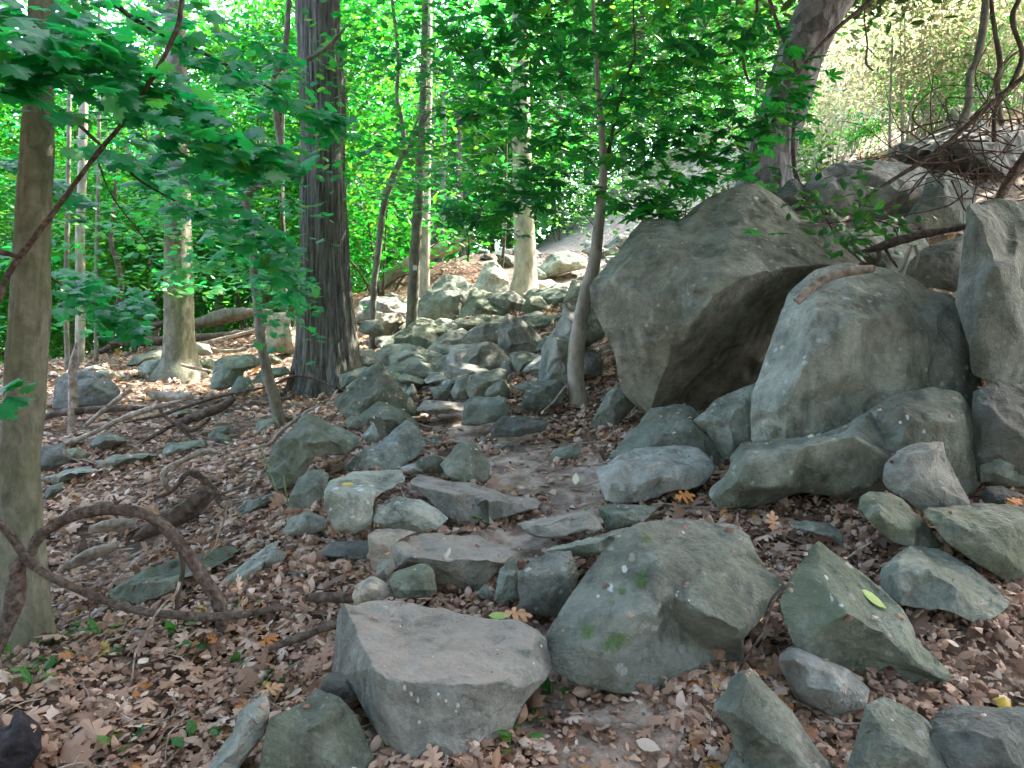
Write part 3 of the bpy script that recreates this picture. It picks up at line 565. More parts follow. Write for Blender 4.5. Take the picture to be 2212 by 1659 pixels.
py_ = rock('pyramid stone with a white vertical streak beside the path', 5, 6.0, [(1045,1350,.2),(1150,1232,.3),(1230,1198,.35),(1300,1280,.3),(1358,1362,.2),(1340,1455,.05),(1200,1475,0),(1080,1430,.05)], [(1230,1300,.0),(1220,1400,-.08)], 'rock', .5, marks=((1243,1215,5,16),(1243,1250,5,22),(1242,1300,4,26),(1242,1350,5,26)))
rock('low flat stone touching the left of the streaked pyramid', 5, 6.15, [(895,1325),(1000,1298,.4),(1065,1330,.3),(1070,1405),(900,1415)], (), 'green', .4)
rock('boxy block on the right side of the path', 5, 7.5, [(1178,1110),(1185,1080,.1),(1200,962,.3),(1240,930,.45),(1450,928,.5),(1482,960,.4),(1482,1025,.2),(1440,1072,.05),(1300,1112,0)], [(1215,985,.08),(1440,975,.1),(1430,1050,0),(1220,1090,-.03)], 'rock', .5, rid=('o2-i0-i1-o5', 'i1-i2-o7'), chip=.5)
rock('flat dark slab in front of the boxy block', 5, 7.1, [(1365,1120,.1),(1440,1050,.45),(1560,1048,.5),(1720,1083,.45),(1690,1142,.15),(1500,1192,0),(1370,1190,0)], [(1400,1120,.05),(1550,1132,0),(1680,1105,.15)], 'dark', .4)
rock('wedge-faced boulder left of the small grey trunk', 5, 8.2, [(1500,865),(1600,838,.4),(1800,818,.5),(1842,880,.4),(1800,985,.1),(1650,1022,0),(1565,992,0),(1590,900,.1)], [(1650,880,.05),(1640,960,-.05)], 'rock', .5)
rock('sloping boulder above the boxy block', 5, 8.6, [(1208,880),(1260,790,.35),(1400,748,.45),(1462,760,.4),(1462,830,.3),(1490,900,.1),(1440,932),(1240,945)], [(1300,850,.02),(1420,820,.05)], 'warm', .5)
rock('small greenish wedge behind the boxy block', 5, 8.3, [(1338,880),(1440,813),(1482,880),(1482,935),(1330,925)], (), 'green', .5, 'stone', 'stone')
rock('steep little stone at the right end of the upper steps', 5, 8.7, [(1113,905),(1150,810,.3),(1230,778,.3),(1242,860),(1222,945),(1130,945)], (), 'rock', .5, 'stone', 'stone')
rock('grey riser stone of the upper steps', 5, 8.95, [(975,875),(1110,848,.4),(1125,900),(1100,945),(1010,945)], (), 'rock', .4, 'stone', 'stone')
rock('low step stone under the long flat-faced boulder', 5, 9.4, [(725,815),(830,778,.5),(935,820,.4),(935,852),(780,848)], (), 'rock', .4, 'stone', 'stone')
rock('small block at the left end of the upper steps', 5, 8.9, [(825,905),(870,848),(895,900),(872,965),(840,950)], (), 'rock', .5, 'stone', 'stone')
rock('narrow plank-like step stone across the path', 5, 8.1, [(885,1022),(950,948,.5),(1205,970,.5),(1182,1022,0),(1000,1042,0)], (), 'step', .4, 'stone', 'stone')
rock('dark step block with rusty top above the plank-like step', 5, 9.3, [(940,820),(980,768,.5),(1130,770,.5),(1180,800,.4),(1150,840),(960,845)], (), 'warm', .4, 'stone', 'stone')
rock('long flat-faced boulder with a dark left end in front of the marked tree', 5, 10.2, [(640,645,.2),(700,598,.4),(850,588,.45),(1000,640,.4),(1100,680,.3),(1145,772,.1),(990,785,0),(800,785,0),(680,712,.1)], [(750,655,.02),(800,765,-.03),(1000,720,.0),(900,650,.1)], 'rock', .5, rid=('o1-i0-i1-o7',), chip=.5)
rock('flat green boulder stacked behind the long flat-faced one', 5, 12, [(640,605),(750,540,.3),(900,440,.5),(980,440,.5),(1050,510,.4),(1145,580,.2),(1100,662,0),(900,625,0)], [(900,540,.05)], 'green', .5)
rock('biggest triangular boulder in the upper rock pile', 5, 14, [(890,450,.1),(895,330,.2),(950,250,.3),(1080,158,.4),(1170,170,.4),(1272,250,.3),(1230,360,.15),(1160,460,0),(1000,470,0)], [(1080,280,0),(1000,380,-.06),(1180,280,.05)], 'rock', .5)
rock('greenish wedge leaning on the biggest triangular boulder', 5, 13.4, [(1155,430,.2),(1240,270,.4),(1290,248,.4),(1380,270,.35),(1480,330,.3),(1542,372,.2),(1480,435,0),(1380,415,0),(1250,415,0)], [(1290,330,-.02),(1250,390,.02)], 'green', .5)
rock('roof-like slab with a dark gap below it in the rock pile', 5, 12.4, [(1075,505),(1150,440,.4),(1330,403,.5),(1455,420,.4),(1425,505),(1340,485),(1180,515)], (), 'green', .4)
rock('rounded bluish wedge pointing left in the rock pile', 5, 10.6, [(1408,690,.3),(1420,500,.3),(1460,408,.4),(1560,440,.4),(1640,510,.35),(1692,570,.3),(1692,655,.1),(1500,660,.05)], [(1470,520,.02),(1490,600,-.03),(1600,580,-.02)], 'blue', .5)
rock('tall bluish slab standing on end behind the small grey trunk', 5, 9.7, [(1665,830,.2),(1690,600,.3),(1760,510,.3),(1830,330,.4),(1950,303,.45),(1990,360,.4),(2105,500,.35),(2055,565,.3),(1960,620,.2),(1900,720,.1),(1880,840,0),(1700,845,.05)], [(1785,560,-.02),(1780,650,-.04),(1880,500,.05),(1840,760,-.03)], 'blue', .4, res=80)
rock('grey flat stone behind the foot of the small grey trunk', 5, 9.2, [(1890,830),(1950,608,.4),(2040,638,.4),(2072,700,.3),(2055,785),(1950,815)], (), 'blue', .5)
rock('green slab above the rounded bluish wedge', 5, 13, [(1585,470),(1680,413,.5),(1805,410,.5),(1775,515),(1640,515)], (), 'green', .5)
rock('rounded stones of pale green below the buttressed tree', 5, 14.6, [(1560,375),(1600,288,.4),(1680,298,.4),(1735,370,.2),(1690,415),(1600,410)], (), 'green', .6)
rock('pale pointed boulder left of the buttressed tree', 5, 16, [(1255,260),(1262,210,.2),(1330,88,.4),(1390,62,.4),(1450,140,.3),(1482,205,.2),(1440,285,0),(1290,260,0)], [(1370,150,.02)], 'pale', .5)
rock('sunlit slab on top of the stack right of the furrowed trunk', 5, 13, [(515,405),(540,320,.4),(600,288,.5),(760,298,.5),(835,372,.3),(800,412),(640,382)], [(700,345,-.02)], 'pale', .5)
rock('brown-stained block under the sunlit stack slab', 5, 12.8, [(630,470),(650,400),(780,400),(820,450),(720,540),(660,540)], (), 'tan', .5)
rock('grey lower block of the stack right of the furrowed trunk', 5, 12.4, [(525,505),(560,448),(650,438),(692,505),(660,545),(560,530)], (), 'rock', .6)
rock('bluish bit of rock below the rounded bluish wedge', 5, 9.6, [(1428,745),(1440,698),(1490,690),(1562,800),(1480,805)], (), 'blue', .6, 'stone', 'stone')
rock('block over a black hole right of the upper steps', 5, 9.8, [(1485,655),(1560,638),(1665,660),(1695,695),(1600,745),(1525,795)], (), 'green', .5)
rock('low mossy stone at the root of the furrowed trunk', 5, 9.8, [(408,790),(560,738,.4),(605,745,.4),(510,850),(420,875)], (), 'green', .5)
rock('teal stone in the hollow under the roof-like slab', 5, 11.4, [(1225,605),(1340,538),(1405,600),(1280,655)], (), 'green', .5)
rock('pinkish flat stone at the head of the upper steps', 5, 10, [(1195,765),(1250,690,.5),(1380,668,.5),(1425,740,.2),(1265,795)], (), 'warm', .5)
rock('grey boulder on the bright slope right of the buttressed tree', 5, 19, [(1675,110),(1740,18,.4),(1880,8,.4),(1972,60,.3),(1962,112),(1700,175)], (), 'rock', .6)
rock('whitish sunlit block on the bright slope', 5, 18, [(1675,280),(1650,200,.3),(1740,185,.4),(1815,240,.3),(1795,295)], (), 'pale', .6)
rock('cream sunlit stone next to the whitish block', 5, 17, [(1820,340),(1880,188,.4),(1985,198,.4),(2010,235)], (), 'pale', .6)
rock('green shaded boulder behind the overhanging boulder', 5, 12, [(1830,330),(1920,228,.4),(2020,215,.4),(2040,320),(1930,380)], (), 'green', .6)
for lab, D, o in [('small stone in the path at the foot of the overhang', None, [(1738,1295),(1800,1248),(1910,1228),(1932,1290),(1870,1342),(1760,1335)]),
                  ('little grey stone set in the path left of the streaked pyramid', None, [(938,1195),(1000,1168),(1085,1222),(1000,1255)]),
                  ('little stone in the path above the streaked pyramid', None, [(1255,1215),(1310,1178),(1372,1190),(1350,1235)]),
                  ('flat pebble in the path right of the streaked pyramid', None, [(1325,1275),(1400,1218),(1485,1220),(1425,1285)])]:
    rock(lab, 5, D, o, (), 'rock', .5, 'stone', 'stone')
# --- left slope
rock('dark round boulder behind the broken snag on the left slope', 4, 10, [(340,1000,.1),(360,820,.3),(480,758,.4),(620,778,.4),(742,862,.3),(742,945,.1),(620,985,0),(440,1005,0)], [(560,850,.0),(640,900,.02)], 'dark', .5)
rock('grey boulder left of the pale straight trunk', 4, 13, [(865,745),(920,700,.3),(1000,688,.4),(1062,720,.3),(1022,795),(900,805)], [(930,760,-.04)], 'blue', .5)
rock('pale-topped boulder between the pale trunk and the furrowed trunk', 4, 11, [(1330,870,.1),(1358,700,.3),(1420,668,.4),(1580,658,.45),(1645,720,.4),(1540,775,.2),(1470,865,.05),(1380,885,0)], [(1460,745,.02),(1400,800,-.03)], 'green', .5)
rock('small green stone in front of the pale-topped boulder', 4, 10.4, [(1445,905),(1510,798),(1575,808),(1605,870),(1540,925)], (), 'green', .5, 'stone', 'stone')
rock('flat stone at the left of the furrowed trunk root', 4, 11, [(1585,835),(1650,758),(1795,738),(1855,780),(1760,815),(1660,845)], (), 'green', .4)
rock('long green slab lying in leaves on the left slope', 4, None, [(605,1335,.1),(720,1290,.35),(930,1278,.5),(985,1300,.4),(800,1375,.05),(650,1405,0)], (), 'green', .3)
rock('small green slab beside the left trunk', 4, None, [(260,1600),(300,1500),(400,1468),(425,1500),(330,1565)], (), 'green', .4, 'stone', 'stone')
rock('flat brownish slab right of the left trunk', 4, None, [(255,1445),(420,1388,.4),(540,1368,.5),(595,1410,.3),(480,1445),(360,1485)], (), 'rock', .4)
rock('dark half-buried rock right of the left trunk', 4, None, [(225,1390),(240,1250,.3),(400,1218,.4),(445,1330,.2),(330,1395)], (), 'dark', .5)
rock('greenish hump below the long pale fallen branch', 4, None, [(555,1240),(640,1158,.3),(780,1178,.3),(805,1212),(640,1268)], (), 'green', .5)
rock('low green stone among the crossed sticks', 4, None, [(1025,1300),(1050,1218,.4),(1280,1198,.5),(1295,1240),(1100,1318)], (), 'green', .4)
rock('greenish stone at the foot of the crooked dark stem', 4, None, [(1575,1185),(1640,1078,.3),(1745,1058,.4),(1765,1120,.2),(1650,1178)], (), 'green', .5)
rock('small flat stone just below the crooked dark stem', 4, None, [(1585,1230),(1680,1168),(1745,1188),(1690,1232)], (), 'green', .4, 'stone', 'stone')
rock('low stone in leaves left of the smooth leaning slab', 4, None, [(1475,1660),(1560,1588),(1705,1538),(1745,1570),(1640,1645),(1500,1678)], (), 'rock', .4)
rock('greenish boulder on the ridge crest left of the pale trunk', 4, 14, [(795,725),(840,680),(1000,618),(1055,640),(1045,705),(860,728)], (), 'green', .5)
rock('grey stone on the ridge crest right of the pale trunk', 4, 13.6, [(1225,650),(1240,588),(1312,598),(1335,655)], (), 'blue', .5)
rock('tan block standing behind the left of the furrowed trunk', 4, 14, [(1675,640),(1690,400,.1),(1870,395,.1),(1890,650)], (), 'tan', .4)
rock('long greenish slab inside the loop of the vine', 7, None, [(635,575,.1),(700,528,.25),(1080,348,.5),(1300,305,.6),(1420,288,.6),(1475,320,.5),(1300,445,.2),(1100,510,.1),(1080,565,.05),(800,645,0),(660,628,0)], [(900,520,.08),(1150,420,.2)], 'green', .25)
rock('flat slab with two white spots right of the vine loop', 7, None, [(1365,525,.1),(1420,468,.2),(1540,368,.45),(1700,258,.7),(1725,262,.7),(1665,350,.4),(1620,435,.2),(1605,535,.02),(1450,528,0)], (), 'lichen', .25)
rock('bluish flake propped on the white-spotted slab', 7, 4.55, [(1598,395),(1690,298),(1775,328),(1745,402),(1640,445)], (), 'blue', .3, 'stone', 'stone')
rock('low grey slab between the spotted slab and the steps', 7, None, [(1595,505),(1740,398,.5),(1965,378,.6),(2005,450,.2),(1850,498)], (), 'rock', .3)
rock('little grey stone by the end of the vine', 7, None, [(1415,610),(1500,575),(1565,600),(1450,638)], (), 'blue', .4, 'stone', 'stone')
rock('black crumbling lump of rotten wood in the bottom left corner', 7, None, [(-60,1720),(-60,1420,.3),(60,1400,.3),(110,1300,.4),(240,1400,.3),(250,1560,.1),(120,1720)], [(80,1500,-.1)], 'black', .6, 'rotten_wood', 'rotten wood', amp=3)

# loose rubble on the bright upper slope and the left slope, nothing tells these apart
rub = []
for k in range(6):
    rub.append(rock(None, 0, 6.0, [(1000 + random.uniform(-9, 9), 1000), (1010, 960 + random.uniform(-8, 8)), (1050, 940 + random.uniform(-8, 8)), (1095 + random.uniform(-8, 8), 965), (1105, 1005), (1050 + random.uniform(-20, 20), 1020)], (), ('pale', 'rock', 'green', 'blue', 'warm', 'pale')[k], .7, 'rubble_stone', res=48, chip=.9, chip2=.35))
for k in range(88):
    if k < 6: o = rub[k]
    else: o = rub[k % 6].copy(); COL.objects.link(o)
    if k >= 46:
        y = random.uniform(9, 18); x = y * random.uniform(-.19, .10)
        if y < 11 and x > -.9: x -= .5
    elif k % 3 < 2: x = random.uniform(-1.5, 7.5); y = random.uniform(15, 24)
    else: x = random.uniform(-7, -2.0); y = random.uniform(6.5, 15)
    s = random.uniform(.5, 1.6) * (1.25 if k % 3 < 2 else .7); up = k % 3 < 2
    if k >= 46: s = random.uniform(.8, 1.9)
    o.location = (x, y, H(x, y)[0] - .03 * s); o.rotation_euler = (random.uniform(-.4, .4), random.uniform(-.4, .4), random.uniform(0, 6.3)); o.scale = (s * 1.25, s, s * .8)
    tag(o, 'small loose grey stone lying on the bouldery slope', 'stone', 'loose stones on the slopes')
bpy.data.objects.remove(tmp)
# marks on single rocks

# ------------------------------------------------------------------ wood: tapering tubes
def tube_arrays(p, r, sides=12, k=8, bark=.0, seed=0, flare=None, bf=5.5):
    """p: points (n,3), r: radii; a smooth tapering limb with lumpy bark"""
    q = catmull(np.column_stack([np.asarray(p, float), np.asarray(r, float)]), k); c = q[:, :3]; rr = np.maximum(q[:, 3], .0015)
    t = np.gradient(c, axis=0); t /= np.linalg.norm(t, axis=1)[:, None] + 1e-9
    ref = np.array((0, 1., 0)) if abs(t[:, 1]).mean() < .8 else np.array((1., 0, 0))
    u = np.cross(t, ref); u /= np.linalg.norm(u, axis=1)[:, None] + 1e-9; v = np.cross(t, u)
    a = np.linspace(0, 2 * np.pi, sides, endpoint=False)
    rad = np.repeat(rr[:, None], sides, 1)
    s = np.concatenate([[0], np.cumsum(np.linalg.norm(np.diff(c, axis=0), axis=1))])
    if bark:
        g = np.stack([np.repeat(np.cos(a)[None], len(c), 0), np.repeat(np.sin(a)[None], len(c), 0), np.repeat((s / rr.mean() * .22)[:, None], sides, 1)], -1).reshape(-1, 3)
        rad = rad * (1 + bark * (fbm(g * 1.6, 3, seed) * .6 + .5 * fbm(g * np.array((bf, bf, 1.1)), 3, seed + 4))).reshape(len(c), sides)
    if flare is not None:
        lob, h, amt = flare
        rad = rad * (1 + amt * np.exp(-s / h)[:, None] * (.55 + .45 * np.cos(lob * a + seed))[None])
    V = c[:, None] + rad[..., None] * (np.cos(a)[None, :, None] * u[:, None] + np.sin(a)[None, :, None] * v[:, None])
    V = V.reshape(-1, 3); n = len(c)
    i = np.arange(n - 1)[:, None] * sides; j = np.arange(sides)[None]; j2 = (j + 1) % sides
    Fq = np.stack([i + j, i + j2, i + sides + j2, i + sides + j], -1).reshape(-1, 4)
    V = np.vstack([V, c[0] - t[0] * rr[0] * .15, c[-1] + t[-1] * rr[-1] * .2]); e = len(V)
    c0 = np.stack([np.full(sides, e - 2), np.arange(sides), j2[0], j2[0]], -1)
    c1 = np.stack([np.full(sides, e - 1), (n - 1) * sides + j2[0], (n - 1) * sides + np.arange(sides), (n - 1) * sides + np.arange(sides)], -1)
    Ft = np.vstack([c0[:, :3], c1[:, :3]])
    return V, np.vstack([Fq[:, [0, 1, 2]], Fq[:, [0, 2, 3]], Ft])

def wood(name, tubes, mat, parent=None, loc=(0, 0, 0)):
    VV, FF, n = [], [], 0
    for V, Fc in tubes: VV.append(V); FF.append(Fc + n); n += len(V)
    V = np.vstack(VV) - np.array(loc) * (1 if parent is None else 0)
    if parent is not None: V = V - np.array(parent.location)
    return obj(name, mesh_from(name, V, np.vstack(FF), 3), M[mat], parent, loc if parent is None else (0, 0, 0))

def vp(pts_, d, c=0):
    """photograph points (x, y, width[, d]) on a limb -> places and radii"""
    out, r = [], []
    for q in pts_:
        u, v = cv(c, q[0], q[1]); dd = q[3] if len(q) > 3 else d
        out.append(P(u, v, dd)); r.append(q[2] * CROPS[c][0] / 2 / F * dd)
    return np.array(out), np.array(r)

def stick(label, name, cat, pts_, d, mat, c=0, sides=8, side=(), bark=.25, group=None):
    t = []
    for q in (pts_,) + tuple(side):
        p, r = vp(q, d, c); t.append(tube_arrays(p, r, sides, 8, bark, len(q)))
    p0 = vp(pts_, d, c)[0][0]
    return tag(wood(name, t, mat, None, tuple(p0)), label, cat, group)

# ------------------------------------------------------------------ leaves
def fan(outl, bend=.12, cup=.0):
    o = np.array(outl, float); ctr = np.array([[0, .42]]); v2 = np.vstack([ctr, o])
    z = -bend * np.abs(v2[:, 0]) - cup * (v2[:, 1] - .4) ** 2
    n = len(o); f = np.array([[0, 1 + k, 1 + (k + 1) % n] for k in range(n)])
    return np.column_stack([v2, z]), f
def mir(h): return h + [(-x, y) for x, y in reversed(h) if x > 1e-6]
MAPLE = fan(mir([(0, 0), (.16, .02), (.30, -.06), (.27, .14), (.52, .22), (.42, .36), (.56, .58), (.36, .56), (.22, .58), (.24, .78), (.10, .80), (0, 1.0)]), .18, .15)
OAK = fan(mir([(0, 0), (.05, .15), (.20, .20), (.07, .32), (.30, .42), (.34, .52), (.09, .54), (.28, .70), (.26, .80), (.08, .78), (.10, .92), (0, 1.0)]), .35, .5)
OVAL = fan(mir([(0, 0), (.17, .18), (.25, .42), (.19, .70), (0, 1.0)]), .25, .25)
CURL = fan(mir([(0, 0), (.18, .10), (.29, .30), (.33, .52), (.23, .78), (0, 1.0)]), 1.1, 1.5)
DIA = (np.array([(0, 0, 0), (.24, .45, .05), (0, 1, -.08), (-.24, .45, .05)]), np.array([[0, 1, 2], [0, 2, 3]]))
def _pal():
    V, Fc, n = [], [], 0
    for a, s in ((-1.25, .62), (-.62, .86), (0, 1.0), (.62, .86), (1.25, .62)):
        v = np.array([(0, 0.04, 0), (.13, .38, .0), (.17, .66, -.04), (0, 1, -.14), (-.17, .66, -.04), (-.13, .38, 0)]) * s
        c, sn = math.cos(a), math.sin(a); v = np.column_stack([v[:, 0] * c + v[:, 1] * sn, -v[:, 0] * sn + v[:, 1] * c, v[:, 2]])
        V.append(v); Fc += [[n, n + 1, n + 2], [n, n + 2, n + 3], [n, n + 3, n + 4], [n, n + 4, n + 5]]; n += 6
    return np.vstack(V), np.array(Fc)
PALM = _pal()

def scatter(tmpl, pos, nrm, size, tint, yaw=None, up=None):
    """copies of a leaf template as one vertex/face array"""
    tv, tf = tmpl; n = len(pos)
    nrm = nrm / np.linalg.norm(nrm, axis=1)[:, None]
    if up is None:
        up = RNG.normal(size=(n, 3))
    y = up - nrm * (up * nrm).sum(1)[:, None]; y /= np.linalg.norm(y, axis=1)[:, None] + 1e-9; x = np.cross(y, nrm)
    R = np.stack([x, y, nrm], -1)
    V = np.einsum('nij,kj->nki', R, tv) * size[:, None, None] + pos[:, None]
    Fc = tf[None] + (np.arange(n) * len(tv))[:, None, None]
    return V.reshape(-1, 3), Fc.reshape(-1, 3), np.repeat(tint, len(tv))
def leafmesh(name, sets):
    VV, FF, TT, n = [], [], [], 0
    for V, Fc, T in sets: VV.append(V); FF.append(Fc + n); TT.append(T); n += len(V)
    return mesh_from(name, np.vstack(VV), np.vstack(FF), 3, {'tint': np.concatenate(TT)}, False)
def rn(n, s=1.0): return RNG.normal(size=(n, 3)) * s

def crown_points(n, rad, clumps, cr, flat=.45):
    """leaf places gathered in flattish clumps through an ellipsoid, gaps between"""
    d = rn(clumps); d /= np.linalg.norm(d, axis=1)[:, None]
    c = d * (RNG.random((clumps, 1)) ** .45) * np.array(rad)
    k = RNG.integers(0, clumps, n); o = rn(n) * np.array((cr, cr, cr * flat)) * (.6 + .7 * RNG.random((clumps, 1)))[k]
    return c[k] + o, RNG.random(clumps)[k], c

# ------------------------------------------------------------------ trees near the trail
TREES = {}
def tree(label, name, pts_, d, mat, sides=24, bark=.05, flare=None, c=0, limbs=(), up=None, k=8, cat='tree', lmat=None, bf=5.5):
    gd = ground_hit(*cv(c, pts_[0][0], pts_[0][1]))
    if abs(gd - d) < .3 * d: d = gd
    p, r = vp(pts_, d, c)
    p = np.vstack([p[0] - np.array((0, -.02, .35)), p]); r = np.concatenate([[r[0] * 1.1], r])
    if up is not None: p = np.vstack([p, p[-1] + np.array(up)]); r = np.append(r, r[-1] * .75)
    t = thing(name, label, cat, tuple(p[1])); TREES[label] = t
    wood('trunk', [tube_arrays(p, r, sides, k, bark, len(label), flare, bf)], mat, t)
    for l in limbs:
        lp, lr = vp(l[1], d, l[0]); wood('limb', [tube_arrays(lp, lr, 8, 8, .1, len(l[1]))], lmat or mat, t)
    return t
def leaves_child(t, name, sets, mat):
    me = leafmesh(name, sets); o = obj(name, me, M[mat], t)
    me.transform(Matrix.Translation(-Vector(t.location))); return o

left_tree = tree('smooth olive-grey tree with a flared base at the left edge of the picture', 'maple_tree',
     [(52,1400,125),(50,1300,105),(48,1180,86),(44,1000,78),(52,850,80),(62,700,78),(70,520,72),(78,330,64),(86,150,56),(92,-60,50),(100,-350,46)], 4.2, 'greenbark', 72, .09, (5, .22, .75), up=(.1, .2, 1.6))
oak = tree('massive straight trunk with dark furrowed bark behind the path', 'oak_tree',
     [(708,835,165),(706,770,138),(703,700,122),(701,560,106),(698,420,98),(696,250,94),(690,100,92),(686,-60,88)], 11.4, 'oakbark', 150, .13, (6, .35, .30), up=(-.1, .2, 5), k=24, bf=13)
pale_trunk = tree('pale straight trunk standing alone on the left slope', 'beech_tree',
     [(388,815,112),(388,780,78),(387,720,64),(386,600,60),(384,450,54),(382,300,48),(380,120,44),(379,-60,40)], 13, 'bark', 28, .03, (5, .3, .4), up=(0, .3, 3))
marked = tree('slim grey trunk carrying a white painted trail blaze', 'young_tree',
     [(886,755,26),(890,680,25),(895,580,25),(902,460,22),(908,342,20),(913,250,17),(916,120,15),(919,-40,13)], 12.6, 'bark', 18, .03, None, up=(0, .2, 2),
     limbs=[(2, [(925,900,12),(880,920,14),(830,965,13),(810,1010,10)]), (2, [(930,860,9),(990,915,12),(1040,925,11),(1150,895,9),(1290,920,7),(1400,960,4)]), (2, [(1050,930,9),(1140,990,8),(1240,1055,6),(1330,1150,4)]),
            (2, [(935,700,14),(900,760,13),(870,830,10),(830,900,8)])])
bm = mesh_from('b', np.array([(-.028, 0, -.036), (.028, 0, -.036), (.028, 0, .036), (-.028, 0, .036), (-.028, .03, -.036), (.028, .03, -.036), (.028, .03, .036), (-.028, .03, .036)]),
               np.array([(0, 1, 2, 3), (5, 4, 7, 6), (4, 0, 3, 7), (1, 5, 6, 2), (3, 2, 6, 7), (4, 5, 1, 0)]), 4, None, False)
obj('trail_blaze', bm, M['white'], marked, tuple(P(898, 580, 12.6) - np.array(marked.location) + np.array((-.005, -.095, 0))))
tree('pale sunlit trunk close behind the blazed trunk', 'young_tree', [(915,650,26),(917,590,24),(918,480,22),(921,342,20),(925,200,17),(926,0,15)], 15.2, 'palebark', 16, .03, None, up=(0, .2, 2))
tree('crooked slender sapling with a forked top right of the furrowed trunk', 'sapling', [(803,775,13),(803,740,13),(806,677,13),(808,608,14),(816,552,15),(826,461,14),(837,414,15),(852,375,14),(867,340,13),(872,300,11),(866,250,10),(857,205,9),(860,120,8),(847,0,7),(843,-60,6)], 11.6, 'bark', 14, .06,
     limbs=[(0, [(868,345,10),(885,318,10),(898,290,10),(915,262,9),(930,240,7)])])
small = tree('small pale-grey curving tree with dark leaves beside the overhanging boulder', 'sapling',
     [(1250,872,46),(1246,845,38),(1243,796,35),(1246,750,35),(1251,711,32),(1264,643,30),(1276,600,29),(1284,567,27),(1290,520,25),(1297,450,22),(1304,360,18),(1299,273,14),(1291,180,11),(1283,60,9),(1278,-60,7)], 7.8, 'palebark', 24, .05, (4, .06, .5),
     limbs=[(3, [(150,840,22),(175,700,18),(205,550,16),(255,380,13),(295,260,11),(290,100,9),(285,-60,7)]),
            (3, [(160,860,9),(280,790,8),(420,705,7),(550,655,6),(700,600,5),(850,535,3)]),
            (2, [(2030,1060,9),(1970,1000,8),(1850,955,8),(1740,935,7),(1620,1030,6),(1420,1230,5),(1200,1400,3)]),
            (2, [(2050,760,9),(1900,610,8),(1750,440,7),(1600,215,6),(1530,60,4)]),
            (2, [(2010,1420,7),(1890,1290,6),(1750,1175,6),(1640,1085,4)]),
            (2, [(2040,900,8),(1850,780,7),(1650,620,6),(1480,560,5),(1290,330,3)]),
            (2, [(2060,800,8),(2160,640,7),(2300,560,6),(2560,420,3)]),
            (3, [(150,700,8),(330,560,7),(520,440,5),(680,400,3)])], lmat='darkbark')
butt = tree('sunlit pale trunk with spreading buttress roots on the upper slope', 'beech_tree', [(1130,652,80),(1132,625,62),(1134,590,50),(1134,530,46),(1130,440,44),(1127,300,40),(1124,100,36),(1122,-60,34)], 16.8, 'palebark', 32, .04, (5, .3, .6), up=(0, .3, 3))
tree('thin grey stem growing in front of the buttressed trunk', 'sapling', [(1116,648,13),(1118,610,13),(1123,560,12),(1127,490,11),(1128,400,9),(1122,250,8),(1110,80,6)], 16.2, 'bark', 10, .05)
lean = tree('big leaning tree with flaking bark behind the overhanging boulder', 'leaning_tree',
     [(1640,440,128),(1648,405,116),(1662,340,106),(1686,260,101),(1708,190,99),(1730,120,100),(1758,55,101),(1785,0,102),(1815,-70,104)], 10.8, 'flaky', 64, .08, (5, .2, .15), up=(1.1, .2, 3.2), k=10)
tree('dark twisting trunk on the slope at the upper right', 'twisted_tree', [(1985,378,26),(1996,360,22),(2030,322,19),(2066,285,18),(2090,235,17),(2094,195,16),(2094,165,15),(2110,131,17),(2122,75,17),(2127,30,16),(2130,-50,14)], 10.2, 'bark', 16, .1,
     limbs=[(3, [(1880,660,18),(1800,745,16),(1730,815,12)])])
tree('thin dark forked tree near the right edge', 'sapling', [(2170,300,9),(2162,260,10),(2157,210,11),(2153,172,13),(2161,140,12),(2150,70,10),(2143,22,9),(2138,-50,8)], 9.6, 'darkbark', 10, .12,
     limbs=[(3, [(2090,375,16),(2120,310,14),(2180,255,10),(2260,230,6)]), (3, [(2070,400,10),(2030,370,7),(1980,345,5)])])
tree('dark looping stem at the very right edge', 'looping_vine', [(2150,240,9),(2180,190,10),(2204,140,11),(2206,105,10),(2190,60,11),(2188,30,11),(2200,0,10),(2208,-50,9)], 9.2, 'darkbark', 10, .12, cat='vine')
tree('broken snag with splintered pale top on the left slope', 'dead_snag', [(154,935,15),(157,880,18),(157,830,19),(158,790,16),(161,765,12),(165,740,3)], 8.6, 'deadwood', 16, .22, cat='snag')
vine_tree = tree('crooked dark stem that bends and forks in front of the furrowed trunk', 'crooked_tree',
     [(606,925,26),(600,895,26),(590,850,24),(580,820,23),(572,780,22),(566,750,21),(560,700,20),(556,650,19),(550,600,18),(545,540,19),(538,490,20),(530,430,18)], 7.9, 'bark', 16, .08,
     limbs=[(0, [(530,440,16),(540,412,18),(565,396,17),(598,378,16),(612,358,15),(612,335,15),(604,300,14),(597,250,14),(594,195,14),(594,165,16),(602,145,17),(612,120,14),(618,85,12),(622,30,12),(628,-40,11)]),
            (0, [(600,148,14),(622,142,12),(650,135,11),(680,120,10),(704,104,10),(724,84,8),(745,62,5)])])
